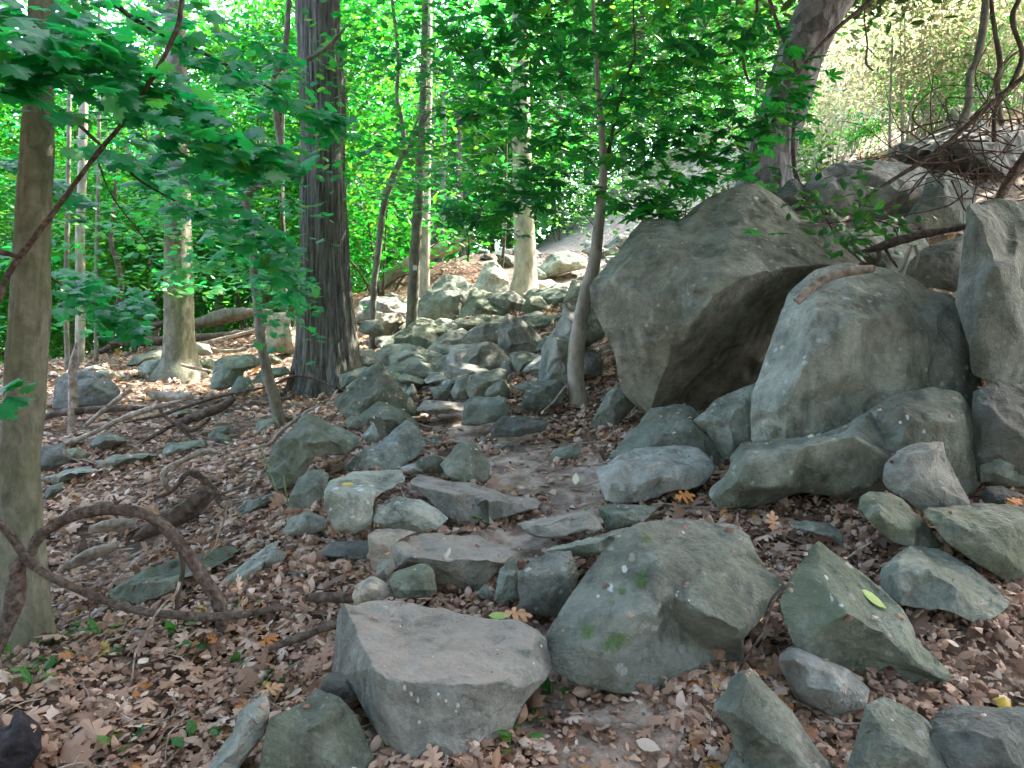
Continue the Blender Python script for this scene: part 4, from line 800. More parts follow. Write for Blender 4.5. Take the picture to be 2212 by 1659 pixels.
for lab, pl, d, mt in [
    ('whitish far trunk with a dark scar between the left tree and the pale trunk', [(172,790,20),(174,650,20),(173,500,19),(177,400,18),(179,300,18),(183,150,16),(186,-40,14)], 16, 'palebark'),
    ('thin grey stem on the ridge left of the whitish far trunk', [(146,800,10),(143,650,11),(146,450,10),(150,200,9),(152,-40,8)], 17, 'bark'),
    ('thin straight stem right of the whitish far trunk', [(208,780,9),(208,600,9),(211,450,8),(214,250,7),(214,-40,6)], 18, 'bark'),
    ('dark bent sapling between the thin stems and the pale trunk', [(258,650,14),(262,610,13),(252,560,12),(240,520,11),(248,430,8),(255,300,6)], 15, 'darkbark'),
    ('slim pale sapling close behind the crooked dark stem', [(616,755,11),(616,690,11),(615,600,10),(612,500,9),(610,400,8),(612,250,7),(618,60,6)], 12.5, 'bark'),
    ('thin dark sapling touching the left side of the furrowed trunk', [(632,660,9),(622,600,9),(612,500,8),(606,400,8),(606,240,7)], 13, 'darkbark'),
    ('thin dark stem left of the buttressed trunk', [(1076,640,8),(1082,600,8),(1086,560,7),(1090,500,7),(1092,420,6),(1094,300,5)], 15.8, 'darkbark'),
    ('distant grey trunk on the ridge right of the furrowed trunk', [(952,545,14),(955,480,13),(957,380,12),(960,200,10)], 26, 'bark'),
    ('distant dark trunk left of the big fallen sunlit log', [(998,540,16),(995,480,16),(992,380,14),(990,240,12)], 25, 'darkbark'),
    ('thin upright stem on the sunny slope right of the leaning tree', [(1923,345,8),(1922,280,6),(1924,200,5),(1928,80,4)], 14, 'palebark'),
    ('second thin upright stem on the sunny slope', [(1950,320,5),(1951,250,5),(1955,150,4),(1954,40,3)], 15, 'palebark')]:
    tree(lab, 'slender_tree', pl, d, mt, 12, .05)

# climbers and leaning stems
stick('slender dark leaning stem crossing in front of the left tree', 'leaning_vine', 'vine', [(-30,690,13),(0,640,13),(18,592,12),(44,554,13),(90,492,13),(130,440,11),(157,403,11),(190,358,10),(219,321,10),(255,278,9),(284,239,9),(322,180,9),(349,133,9),(372,85,10),(386,51,10),(398,-40,9)], 3.85, 'vine', sides=12)
stick('side shoot joining the leaning stem at the left edge', 'vine_shoot', 'vine', [(-20,550,9),(5,545,12),(30,552,11),(46,556,8)], 3.84, 'vine')
stick('vine hanging in an S down the leaning flaky tree', 'climbing_vine', 'vine', [(950,-60,17),(960,0,18),(1010,150,18),(1050,240,18),(1075,290,20),(1100,360,22),(1115,430,21),(1108,500,20),(1085,580,18),(1075,680,20),(1078,800,22),(1100,900,22),(1145,975,16)], 10.15, 'vine', 3, 12)
stick('bare branch slanting up to the right across the leaning flaky tree', 'dead_branch', 'branch', [(930,560,8),(1000,460,12),(1060,395,15),(1100,360,17),(1180,255,18),(1280,150,19),(1370,75,19),(1460,0,20),(1520,-50,20)], 10.0, 'vine', 3, 12)
stick('vine curling among the leaves left of the leaning flaky tree', 'climbing_vine', 'vine', [(895,-60,15),(897,40,16),(880,140,17),(850,210,17),(830,280,16),(835,340,15),(855,400,12)], 9.6, 'vine', 3, 10)
stick('thin hanging twig right of the leaning flaky tree', 'hanging_vine', 'vine', [(1425,20,6),(1428,120,8),(1440,220,9),(1435,310,11),(1470,350,8)], 10.5, 'darkbark', 3, side=([(1440,230,6),(1470,265,6),(1495,290,4)],))
stick('long straight fallen branch leaning over the grey dome at upper right', 'fallen_branch', 'branch', [(2260,340,26),(2180,405,26),(2040,520,26),(1900,650,24),(1770,755,22),(1640,840,20),(1520,915,17),(1450,965,14),(1428,1010,10)], 8.6, 'vine', 3, 12)
stick('large vine arching in a loop beside the left tree', 'vine_loop', 'vine', [(150,345,50),(190,330,56),(215,270,60),(260,210,66),(330,160,66),(400,122,66),(500,88,66),(600,66,66),(690,58,66),(760,62,66),(840,74,66),(900,95,66),(970,130,68),(1030,175,68),(1085,235,68),(1130,292,72),(1180,360,72),(1225,425,74),(1270,490,76),(1305,545,80),(1340,600,86),(1360,650,86),(1370,700,76),(1378,760,76),(1385,830,80),(1385,900,90),(1380,960,100)], 4.0, 'vine', 7, 24, bark=.26, side=([(690,62,20),(720,20,16),(700,-30,8)], [(1130,292,20),(1180,270,14),(1230,280,8)]))
stick('thinner vine sagging across the bottom of the loop', 'trailing_vine', 'vine', [(-60,110,44),(0,150,46),(45,200,48),(90,252,50),(130,315,52),(180,380,54),(250,435,50),(330,482,50),(440,535,50),(550,582,48),(670,630,48),(800,672,50),(950,700,50),(1100,713,54),(1250,725,54),(1400,722,52),(1530,705,46),(1650,682,40),(1750,672,30),(1820,690,20)], 3.9, 'vine', 7, 16, bark=.12)
stick('gnarled vine climbing over the base of the left tree', 'gnarled_vine', 'vine', [(160,345,60),(120,420,90),(105,520,110),(95,620,110),(60,720,100),(20,820,90),(-30,930,100)], 3.95, 'vine', 7, 14, bark=.2)
stick('dark upright stem inside the vine loop', 'upright_vine', 'vine', [(1100,250,20),(1112,310,26),(1130,380,30),(1132,440,30),(1115,520,26),(1100,600,28),(1095,680,30),(1090,760,34),(1085,840,30)], 4.1, 'darkbark', 7, 10)
stick('pale bare twig standing up out of the leaves', 'bare_twig', 'twig', [(1112,510,20),(1098,555,18),(1075,595,14),(1030,630,12),(985,680,13),(950,730,12),(905,830,12),(860,905,14),(838,950,14),(828,1010,11),(818,1090,9),(805,1190,8)], 3.55, 'deadwood', 7, 8)
stick('thin pale twig leaning behind the vine loop', 'bare_twig', 'twig', [(1405,20,12),(1390,120,12),(1350,210,11),(1330,290,10),(1260,365,9)], 4.8, 'deadwood', 7, 8)
stick('weathered pale log inside the vine loop', 'fallen_log', 'log', [(365,440,30),(400,420,50),(480,380,66),(570,335,70),(660,300,66),(740,275,46)], 4.75, 'deadwood', 7, 14, bark=.3)
stick('dark wet rotten log behind the vine loop', 'rotten_log', 'log', [(840,240,50),(930,190,80),(1050,130,100),(1150,70,110),(1230,10,110),(1300,-60,90)], 5.2, 'deaddark', 7, 16, bark=.35)
stick('splintered pale log end behind the top of the vine loop', 'broken_log', 'log', [(560,190,50),(640,165,70),(740,150,70),(850,150,50)], 5.1, 'deadwood', 7, 12, bark=.35)
stick('pointed dark stump in the vine loop', 'stump', 'stump', [(520,350,80),(510,300,66),(515,250,36),(520,225,10)], 5.1, 'deaddark', 7, 12, bark=.3)
stick('brown root ending at the cream stone', 'root', 'root', [(190,605,40),(240,602,56),(330,605,62),(420,608,60),(500,612,50)], 4.0, 'vine', 8, 12, bark=.2)
stick('brown root running to the left side of the front block', 'root', 'root', [(-40,925,24),(40,895,40),(150,855,50),(270,805,52),(400,765,50)], 3.6, 'vine', 8, 12, bark=.2)
# sticks and logs on the left slope
stick('long pale fallen branch slanting across the left slope', 'fallen_branch', 'branch', [(235,1310,20),(330,1265,24),(450,1215,28),(600,1150,30),(720,1090,32),(850,1035,34),(1000,990,30),(1150,955,20)], 8.0, 'deadwood', 4, 10)
stick('thin dark fallen branch reaching the furrowed trunk', 'fallen_branch', 'branch', [(780,1090,14),(990,1050,20),(1150,1000,22),(1350,935,22),(1550,890,20),(1700,860,16),(1850,800,18),(1960,805,16),(2050,840,12),(2110,865,8)], 9.0, 'vine', 4, 8)
stick('brown decayed log lying behind the fallen branches', 'rotten_log', 'log', [(1100,1100,40),(1250,1050,56),(1400,990,56),(1480,930,40)], 8.9, 'deaddark', 4, 12, bark=.3)
stick('pale forked stick above the long fallen branch', 'fallen_branch', 'branch', [(530,1120,22),(620,1040,30),(720,960,30),(830,880,24)], 8.7, 'deadwood', 4, 8)
stick('dark log under the round boulder on the left slope', 'rotten_log', 'log', [(240,1060,36),(400,1030,46),(600,1010,50),(800,1000,40),(960,1010,24)], 9.2, 'deaddark', 4, 12, bark=.3)
stick('bleached curved slab of wood in the middle of the left slope', 'driftwood', 'log', [(930,900,30),(1000,920,60),(1090,935,66),(1180,930,50),(1210,910,20)], 9.6, 'deadwood', 4, 12, bark=.4)
stick('dark broken branch crossing under the thin fallen branch', 'fallen_branch', 'branch', [(900,1215,20),(1000,1160,28),(1120,1100,26),(1220,1140,30),(1330,1060,20)], 8.3, 'vine', 4, 8, side=([(1000,990,18),(1050,1060,24),(1120,1110,24),(1220,1190,26),(1330,1240,14)],))
stick('grey bent branch with an elbow on the left slope', 'bent_branch', 'branch', [(1060,1520,30),(1045,1470,34),(1030,1420,40),(1060,1385,40),(1140,1340,34),(1230,1295,34),(1330,1270,30),(1400,1285,18)], 6.6, 'deadwood', 4, 12)
stick('second bent branch below the elbowed branch', 'bent_branch', 'branch', [(1000,1560,20),(1090,1520,28),(1180,1415,36),(1250,1425,44),(1310,1475,44),(1360,1540,48),(1390,1600,40)], 6.2, 'vine', 4, 12)
stick('pale twisted branch lying against the dark creased boulder', 'twisted_branch', 'branch', [(1520,1272,16),(1640,1245,20),(1720,1215,24),(1760,1160,26),(1820,1110,26),(1890,1060,24),(1950,1015,18),(2010,985,10)], 6.7, 'deadwood', 4, 10)
stick('big mossy fallen log on the ridge crest', 'fallen_log', 'log', [(1180,480,40),(1280,455,70),(1400,425,85),(1500,405,80),(1600,395,60),(1720,395,40)], 15.5, 'bark', 4, 16, bark=.3)
stick('dark fallen log sloping down left from the ridge crest', 'fallen_log', 'log', [(600,660,30),(700,610,40),(830,560,50),(960,490,50),(1040,465,40),(1200,450,30)], 16, 'deaddark', 4, 12)
stick('stacked fallen log below the ridge crest log', 'fallen_log', 'log', [(700,590,40),(860,580,56),(1000,575,60),(1200,560,60),(1400,545,50),(1600,520,36)], 15, 'deaddark', 4, 12, bark=.3)
stick('pale fallen stick leaning on the ridge logs', 'fallen_branch', 'branch', [(1150,600,18),(1300,585,24),(1450,550,24),(1640,500,16)], 14.6, 'deadwood', 4, 8)
stick('grey log end sticking out behind the furrowed trunk', 'fallen_log', 'log', [(1340,625,20),(1450,640,24),(1560,625,22)], 14, 'deadwood', 4, 8)
stick('short pale stick beside the foot of the pale trunk', 'fallen_stick', 'stick', [(1145,725,18),(1240,750,20),(1340,768,16)], 12.2, 'deadwood', 4, 8)
stick('long fallen trunk lit by the sun on the upper slope', 'fallen_log', 'log', [(640,300,30),(680,230,60),(760,150,80),(860,80,90),(1000,15,92),(1150,-40,84),(1260,-90,60)], 19.5, 'palebark', 5, 18, bark=.12)
stick('thin bare branch under the sunlit fallen trunk', 'fallen_branch', 'branch', [(660,290,12),(720,215,14),(800,165,14),(900,140,12)], 18.5, 'darkbark', 5, 8)
stick('cut pinkish log end lying on top of the domed boulder', 'cut_log', 'log', [(1090,378,44),(1120,350,46),(1160,312,46),(1200,282,46),(1260,252,46),(1330,232,46),(1400,222,44),(1470,215,36)], 5.75, 'deadwood', 6, 16, bark=.06)
stick('white peeled stick standing behind the domed boulder', 'peeled_stick', 'stick', [(1590,250,14),(1612,210,20),(1635,150,22),(1658,100,16)], 6.6, 'palebark', 6, 8)
stick('second white peeled stick curving beside the first', 'peeled_stick', 'stick', [(1645,260,12),(1672,215,18),(1690,160,18),(1675,100,14)], 6.6, 'palebark', 6, 8)
stick('mossy fallen bough under the ivy at upper right', 'fallen_bough', 'branch', [(1420,130,20),(1500,110,40),(1600,75,46),(1720,45,44),(1850,20,36),(1960,0,26)], 7.0, 'deaddark', 6, 12, bark=.25, side=([(1480,110,16),(1500,150,20),(1490,200,16),(1520,250,10)], [(1530,120,14),(1560,170,14),(1590,210,8)]))
stick('thin branch propped between the mossy boulder and the sharp wedge', 'dead_twig', 'twig', [(1112,508,11),(1085,535,14),(1045,585,18),(1030,620,15),(1005,690,14),(985,750,13),(950,800,12),(905,870,12),(868,945,9)], 3.3, 'vine', 9, 8, side=([(1040,590,9),(1075,560,7),(1100,548,5)],))
stick('short twig in the leaves behind the sharp wedge', 'dead_twig', 'twig', [(1385,388,10),(1440,350,10),(1500,312,8)], 3.95, 'deadwood', 9, 6)
stick('bleached twig leaning on the wedge-faced boulder', 'dead_twig', 'twig', [(1700,1015,12),(1760,960,14),(1800,910,14),(1838,855,10)], 7.8, 'deadwood', 5, 6)
for lab, pl, d in [('tall dry grass stalk standing by the creased boulder', [(1640,1225,9),(1680,1330,9),(1715,1430,9),(1755,1540,7)], 5.8),
                   ('shorter dry grass stalk right of the tall one', [(1790,1420,9),(1805,1520,9),(1818,1600,8),(1822,1680,7)], 5.6)]:
    stick(lab, 'grass_stalk', 'grass stalk', pl, d, 'grass', 4, 6, bark=0)

# tangle of twigs at the upper right
tw = []
for k in range(60):
    a = P(random.uniform(1990, 2260), random.uniform(250, 430), random.uniform(8.0, 9.4)); q = [a]
    dr = np.array((random.uniform(-1, 1), random.uniform(-.6, .6), random.uniform(-.5, .7)))
    for j in range(4): dr = dr + rn(1)[0] * .5; q.append(q[-1] + dr / np.linalg.norm(dr) * random.uniform(.15, .42))
    tw.append(tube_arrays(np.array(q), np.linspace(.010, .003, 5), 6, 5, .1, k))
b0 = tuple(P(2150, 420, 8.6))
tag(wood('twig_tangle', tw, 'vine', None, b0), 'tangled heap of bare thin twigs at the upper right edge', 'brushwood')
stick('thick brown branch at the right edge under the twig tangle', 'fallen_branch', 'branch', [(2070,1010,30),(2110,940,40),(2160,860,46),(2230,760,46),(2300,680,40)], 8.2, 'vine', 3, 12)

# ------------------------------------------------------------------ foliage of the near trees
def spray(poly, n, wid, drop, size=(.09, .14), fl=.35, side=.5, dd=.5, tilt=(.22, -.42, 1.0)):
    """a flat layered spray of leaves along a branch line of (u, v, d)"""
    c = catmull(np.array([P(*q) for q in poly]), 30); k = RNG.integers(0, len(c), n); p = c[k].copy()
    tg_ = np.gradient(c, axis=0)[k]; tg_ /= np.linalg.norm(tg_, axis=1)[:, None]
    lat = np.cross(tg_, (0, 0, 1.0)); lat /= np.linalg.norm(lat, axis=1)[:, None]
    s = np.clip(RNG.normal(size=n), -1.7, 1.7) * wid * (1 - .55 * k / len(c)); p += lat * s[:, None]
    p[:, 2] -= np.abs(s) * drop; p += rn(n) * np.array((.03, .03, .045))
    nr_ = np.array(tilt)[None] + rn(n, fl); up = tg_ * .7 + lat * np.sign(s)[:, None] * .8 + np.array((0, 0, -.35)) + rn(n, .25)
    return scatter(MAPLE, p, nr_, RNG.uniform(*size, n), np.clip(RNG.normal(.35, .22, n), 0, 1), up=up)
SPR = [([(-120,-20,3.7),(60,40,3.8),(200,110,3.9),(330,180,4.0),(440,255,4.1),(540,330,4.2),(610,375,4.3)], 260, .22),
       ([(-60,90,3.5),(100,120,3.6),(230,190,3.7),(360,270,3.85),(470,320,4.0),(560,360,4.1)], 190, .2),
       ([(120,-40,4.5),(300,40,4.6),(430,110,4.7),(560,180,4.8),(660,230,4.9),(735,272,5.0)], 190, .17),
       ([(-80,150,3.4),(20,120,3.4),(140,90,3.5),(260,110,3.6)], 140, .22),
       ([(190,330,4.9),(290,320,4.9),(380,360,5.0),(470,420,5.1),(560,490,5.2),(620,550,5.3)], 150, .22),
       ([(330,400,5.4),(420,450,5.4),(500,500,5.5),(580,560,5.6),(640,620,5.7)], 120, .22),
       ([(250,-40,5.4),(420,20,5.5),(560,90,5.6),(640,160,5.7)], 110, .25),
       ([(110,600,5.4),(180,650,5.4),(240,690,5.5),(300,700,5.6)], 110, .2),
       ([(95,560,5.6),(190,610,5.7),(260,650,5.8),(310,660,5.9)], 60, .18),
       ([(-60,330,4.6),(30,350,4.7),(100,400,4.8),(150,450,4.9)], 60, .22),
       ([(-60,870,3.6),(0,850,3.6),(30,860,3.6)], 10, .05)]
for poly, n, wd in SPR:
    leaves_child(left_tree, 'leaf_spray', [spray(poly, int(n * 1.2), wd * 1.25, .25)], 'leaf_maple')
wood('limb', [tube_arrays(np.array([left_tree.location[:] + np.array((.12, .1, 3.9)), P(-20, 40, 4.0), P(200, 105, 3.95), P(420, 245, 4.1), P(600, 372, 4.3)]), np.array([.03, .02, .012, .007, .003]), 8, 8, .1),
              tube_arrays(np.array([left_tree.location[:] + np.array((.1, .1, 4.1)), P(250, 10, 4.5), P(480, 135, 4.75), P(730, 270, 5.0)]), np.array([.03, .016, .01, .003]), 8, 8, .1),
              tube_arrays(np.array([P(70, 200, 4.25), P(157, 258, 4.7), P(250, 345, 4.95), P(310, 395, 5.1), P(390, 440, 5.4), P(520, 510, 5.5), P(640, 610, 5.7)]), np.array([.016, .012, .009, .008, .006, .004, .002]), 8, 8, .1),
              tube_arrays(np.array([P(205, 330, 4.9), P(240, 420, 5.0), P(300, 500, 5.1), P(355, 575, 5.2)]), np.array([.006, .005, .004, .002]), 6, 8, .1),
              tube_arrays(np.array([P(60, 560, 4.3), P(110, 600, 5.2), P(200, 655, 5.4), P(300, 700, 5.6)]), np.array([.012, .009, .006, .002]), 6, 8, .1)], 'darkbark', left_tree)
n = 150; p = np.array([P(u, v, d) for u, v, d in zip(RNG.uniform(540, 690, n), RNG.normal(650, 45, n), RNG.uniform(7.4, 8.2, n))])
leaves_child(vine_tree, 'crown', [scatter(MAPLE, p, np.array((.2, -.3, 1.0)) + rn(n, .4), RNG.uniform(.07, .12, n), RNG.random(n) * .8)], 'leaf_maple')

def sapling_leaves():
    S = []
    BR = [[(1305,380,7.8),(1400,330,7.6),(1483,289,7.5),(1606,237,7.4)], [(1288,362,7.7),(1226,328,7.5),(1189,318,7.3),(1141,359,7.2),(1004,478,7.0)], [(1295,260,7.6),(1237,205,7.3),(1141,75,7.0),(1110,0,6.9)],
          [(1278,485,7.7),(1192,403,7.5),(1100,440,7.3),(1010,470,7.2)], [(1290,310,7.6),(1160,215,7.2),(1035,115,6.8),(980,40,6.7)], [(1300,270,7.7),(1380,190,7.5),(1470,140,7.3),(1600,60,7.2)], [(1310,300,7.8),(1390,245,8.0),(1470,190,8.2),(1560,175,8.3)],
          [(1330,240,7.9),(1400,90,8.2),(1480,20,8.4),(1600,-40,8.5)], [(1305,400,7.8),(1420,400,8.0),(1520,390,8.2),(1640,360,8.4)], [(1290,150,7.6),(1200,60,7.3),(1120,-40,7.2)], [(1340,200,8.0),(1300,80,8.2),(1240,-40,8.3)], [(1300,330,7.8),(1150,280,8.2),(1060,250,8.5),(960,240,8.6)],
          [(1300,440,7.8),(1390,445,7.6),(1440,465,7.5)], [(1350,150,7.9),(1500,90,7.8),(1680,130,7.9),(1740,220,8.0)], [(1330,350,7.7),(1480,350,7.5),(1600,300,7.4),(1700,250,7.4)]]
    do = small.location.y - 7.8
    for b in BR:
        c = catmull(np.array([P(a_, b_, c_ + do * .8) for a_, b_, c_ in b]), 24); m = 80
        k = (len(c) - 1 - (RNG.random(m) ** 1.4) * (len(c) * .8)).astype(int); p = c[k] + rn(m) * np.array((.17, .22, .11))
        S.append(scatter(PALM, p, np.array((.1, -.25, 1.0)) + rn(m, .38), RNG.uniform(.13, .22, m), np.clip(RNG.normal(.35, .25, m), 0, 1)))
    m = 230; p = np.array([P(u, v, d) for u, v, d in zip(RNG.uniform(990, 1720, m), RNG.normal(160, 150, m), RNG.uniform(6.6, 8.6, m))])
    S.append(scatter(PALM, p, np.array((.1, -.25, 1.0)) + rn(m, .4), RNG.uniform(.11, .18, m), np.clip(RNG.normal(.4, .25, m), 0, 1)))
    return S
leaves_child(small, 'crown', sapling_leaves(), 'leaf_sapling')

def layers(label, boxes, mat, tm=MAPLE, size=(.09, .15), name='crown'):
    """flat layered sprays hung through the crown of a young tree"""
    t = TREES[label]; S = []
    for u0, u1, v0, v1, d0, d1, ns in boxes:
        for _ in range(ns):
            c = P(random.uniform(u0, u1), random.uniform(v0, v1), random.uniform(d0, d1)); m = 42; L_ = random.uniform(.3, .6)
            q = rn(m) * np.array((L_, L_ * .8, .05)); q[:, 2] -= .22 * np.hypot(q[:, 0], q[:, 1]); base = random.random()
            S.append(scatter(tm, c + q, np.array((0, -.3, 1.0)) + rn(m, .3), RNG.uniform(*size, m), np.clip(base * .6 + RNG.random(m) * .4, 0, 1), up=q * np.array((1, 1, 0)) + rn(m, .15) - np.array((0, 0, .1))))
    leaves_child(t, name, S, mat)
layers('slim pale sapling close behind the crooked dark stem', [(380, 640, 130, 620, 9.5, 13, 30)], 'leaf_maple')
layers('dark bent sapling between the thin stems and the pale trunk', [(80, 420, 180, 640, 11, 15.5, 28), (-40, 120, 300, 700, 10, 15, 10)], 'leaf_mid')
layers('crooked slender sapling with a forked top right of the furrowed trunk', [(745, 1010, -20, 400, 9.5, 13.5, 30), (560, 760, -40, 250, 13, 16, 10)], 'leaf_mid')
layers('slim grey trunk carrying a white painted trail blaze', [(880, 1090, 330, 480, 12, 15, 9), (980, 1250, 40, 330, 13, 16, 14)], 'leaf_mid')
layers('sunlit pale trunk with spreading buttress roots on the upper slope', [(1350, 1720, -20, 350, 13, 17, 34), (1150, 1400, 250, 430, 15, 18, 8)], 'leaf_far')

def shade_canopy(t, centre, rad, n, size=(.18, .3), mat='leaf_shade'):  # crowns above the view, placed and sized to block sun from the trail
    p, cl, _ = crown_points(n, rad, 60, .75, .3)
    return leaves_child(t, 'crown', [scatter(OVAL, p + np.array(centre), np.array((0, 0, 1.0)) + rn(n, .4), RNG.uniform(*size, n), np.clip(cl * .7 + RNG.random(n) * .3, 0, 1))], mat)
shade_canopy(small, (2.0, 7.2, 7.7), (3.7, 3.5, 1.0), 8500)
shade_canopy(oak, (-2.0, 11.5, 10.6), (5.0, 4.5, 2.0), 6000)
shade_canopy(lean, (5.8, 11.6, 9.6), (5.6, 5.0, 1.7), 15000)
shade_canopy(marked, (0.5, 12.5, 10.2), (3.0, 3.0, 1.4), 2500)

# unseen trees added up the slope at right so their crowns shade the trail
for lab, x, y, h in [('unseen tall tree added for shade up the slope beyond the rock wall', 8.2, 6.6, 6.2), ('unseen tall tree added for shade on the right bank near the viewer', 5.2, 3.0, 6.6), ('unseen broad tree added for shade on the right bank above the rock wall', 10.5, 11.0, 7.4)]:
    z = H(x, y)[0]; t = thing('shade_tree', lab, 'tree', (x, y, z))
    wood('trunk', [tube_arrays(np.array([(x, y, z - .3), (x + .1, y, z + 2), (x, y + .1, z + 4), (x - .2, y, z + h + 1)]), np.array([.26, .2, .17, .1]), 16, 8, .05)], 'bark', t)
    shade_canopy(t, (x - .3, y, z + h), (3.9, 3.6, 1.5), 6500)

# ------------------------------------------------------------------ the wood beyond
def far_tree_meshes(kind):
    n = 5200; p, cl, c = crown_points(n, (2.3, 2.3, 3.5), 64, .55, .32); p[:, 2] += 5.4
    lf = leafmesh('crown', [scatter(DIA, p, np.array((0, 0, 1.0)) + rn(n, .5), RNG.uniform(.13, .24, n), np.clip(cl * .75 + RNG.random(n) * .3 - .05, 0, 1))])
    b = [tube_arrays(np.array([(0, 0, -.6), (.03, .05, 2.5), (-.06 * kind, .1, 5), (.05, 0, 8.6)]), np.array([.13, .10, .08, .03]), 10, 6, .05, kind)]
    for q in c[:9]:
        q = q + np.array((0, 0, 5.4)); b.append(tube_arrays(np.array([(0, 0, max(2.5, q[2] - 1.6)), q * np.array((.5, .5, 1)) - np.array((0, 0, .5)), q]), np.array([.035, .022, .008]), 5, 4))
    VV, FF, k = [], [], 0
    for V, Fc in b: VV.append(V); FF.append(Fc + k); k += len(V)
    tr = mesh_from('trunk', np.vstack(VV), np.vstack(FF), 3)
    lf.materials.append(M['leaf_far' if kind < 4 else 'leaf_shade']); tr.materials.append(M[('bark', 'darkbark', 'palebark')[kind % 3]])
    return tr, lf
def far_bush_mesh(mat, n=1500, rad=(1.3, 1.3, 1.1), size=(.10, .20)):
    p, cl, c = crown_points(n, rad, 22, .42, .35); p[:, 2] += rad[2] + .35
    lf = leafmesh('foliage', [scatter(DIA, p, np.array((0, 0, 1.0)) + rn(n, .5), RNG.uniform(*size, n), np.clip(cl * .75 + RNG.random(n) * .3 - .05, 0, 1))])
    b = []
    for q in c[:4]: b.append(tube_arrays(np.array([(0, 0, -.3), q * .4 + np.array((0, 0, .6)), q + np.array((0, 0, rad[2] + .35))]), np.array([.022, .014, .005]), 5, 4))
    VV, FF, k = [], [], 0
    for V, Fc in b: VV.append(V); FF.append(Fc + k); k += len(V)
    st = mesh_from('stem', np.vstack(VV), np.vstack(FF), 3)
    lf.materials.append(M[mat]); st.materials.append(M['darkbark' if mat != 'leaf_pale' else 'palebark']); return st, lf
FT = [far_tree_meshes(k) for k in range(4)]; RT = [far_tree_meshes(k) for k in (4, 5)]
def place(pair, names, name, label, cat, x, y, s, group, sz=1.0):
    t = thing(name, label, cat, (x, y, H(x, y)[0]), group); t.rotation_euler = (0, 0, random.uniform(0, 6.28)); t.scale = (s, s, s * sz)
    for nm, me in zip(names, pair):
        o = bpy.data.objects.new(nm, me); COL.objects.link(o); o.parent = t
for row, (y0, n) in enumerate([(17, 6), (20, 8), (24, 9), (28, 12), (32, 13), (37, 15), (43, 16)]):
    for k in range(n):
        y = y0 + random.uniform(-1.5, 1.5); x = (k + random.uniform(.15, .85)) / n * 1.45 * y - .80 * y
        if x > .36 * y: continue
        if x > -.12 * y and y < 28: continue
        place(random.choice(FT), ('trunk', 'crown'), 'woodland_tree', 'slender leafy tree in the green wood beyond the ridge', 'tree', x, y, random.uniform(.85, 1.25) * (1 + .012 * (y - 17)), 'trees of the wood beyond')
FB = [far_bush_mesh('leaf_far') for _ in range(3)]
for row, (y0, n) in enumerate([(18.5, 10), (21.5, 13), (25, 14), (29, 14), (34, 14)]):
    for k in range(n):
        y = y0 + random.uniform(-1.4, 1.4); x = (k + random.uniform(.1, .9)) / n * 1.15 * y - .72 * y
        if x > .33 * y: continue
        if y < 27 and x > -.14 * y: continue
        place(random.choice(FB), ('stem', 'foliage'), 'understory_shrub', 'leafy green shrub of the undergrowth among the far trees', 'shrub', x, y, random.uniform(.9, 1.7), 'shrubs among the far trees')
for k in range(36):     # unseen trees added behind and beside the viewer to shut out the low sky
    a = math.radians(random.uniform(150, 385)); r_ = random.uniform(5.5, 14); x, y = r_ * math.cos(a), r_ * math.sin(a)
    if x > -3 and y > 1 and x < .85 * y + 2.5 or abs(x) < .75 * y + 2.6 and y > 0: continue
    place(random.choice(RT), ('trunk', 'crown'), 'sky_block_tree', 'unseen leafy tree added around the viewer to block low sky', 'tree', x, y, random.uniform(1.2, 1.6), 'trees behind the viewer')
for k in range(9):
    y = random.uniform(13.5, 24); x = y * random.uniform(.30, .62)
    place(random.choice(FB), ('stem', 'foliage'), 'slope_shrub', 'green leafy shrub growing on the bright slope', 'shrub', x, y, random.uniform(.4, .8), 'green shrubs on the bright slope')
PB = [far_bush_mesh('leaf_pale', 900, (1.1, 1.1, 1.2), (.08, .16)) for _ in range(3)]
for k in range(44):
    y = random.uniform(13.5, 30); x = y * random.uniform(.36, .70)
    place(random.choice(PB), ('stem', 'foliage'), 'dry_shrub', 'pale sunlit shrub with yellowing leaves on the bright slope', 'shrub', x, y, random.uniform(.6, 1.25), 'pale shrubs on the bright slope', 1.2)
far = []
n = 42000; x = RNG.uniform(-60, 62, n); y = RNG.uniform(48, 62, n); z0 = H(x, y); clump = fbm(np.stack([x * .35, y * .35, z0 * 0], 1), 3, 77)
z = z0 + RNG.random(n) ** .8 * (13 + 4 * clump)
tag(obj('far_foliage', leafmesh('far_foliage', [scatter(DIA, np.stack([x, y, z], 1), np.array((0, -.3, 1.0)) + rn(n, .5), RNG.uniform(.5, 1.0, n), np.clip(.5 + .5 * clump + RNG.normal(size=n) * .15, 0, 1))]), M['leaf_far']), 'mass of green foliage far off behind all trees', 'foliage', kind='stuff')

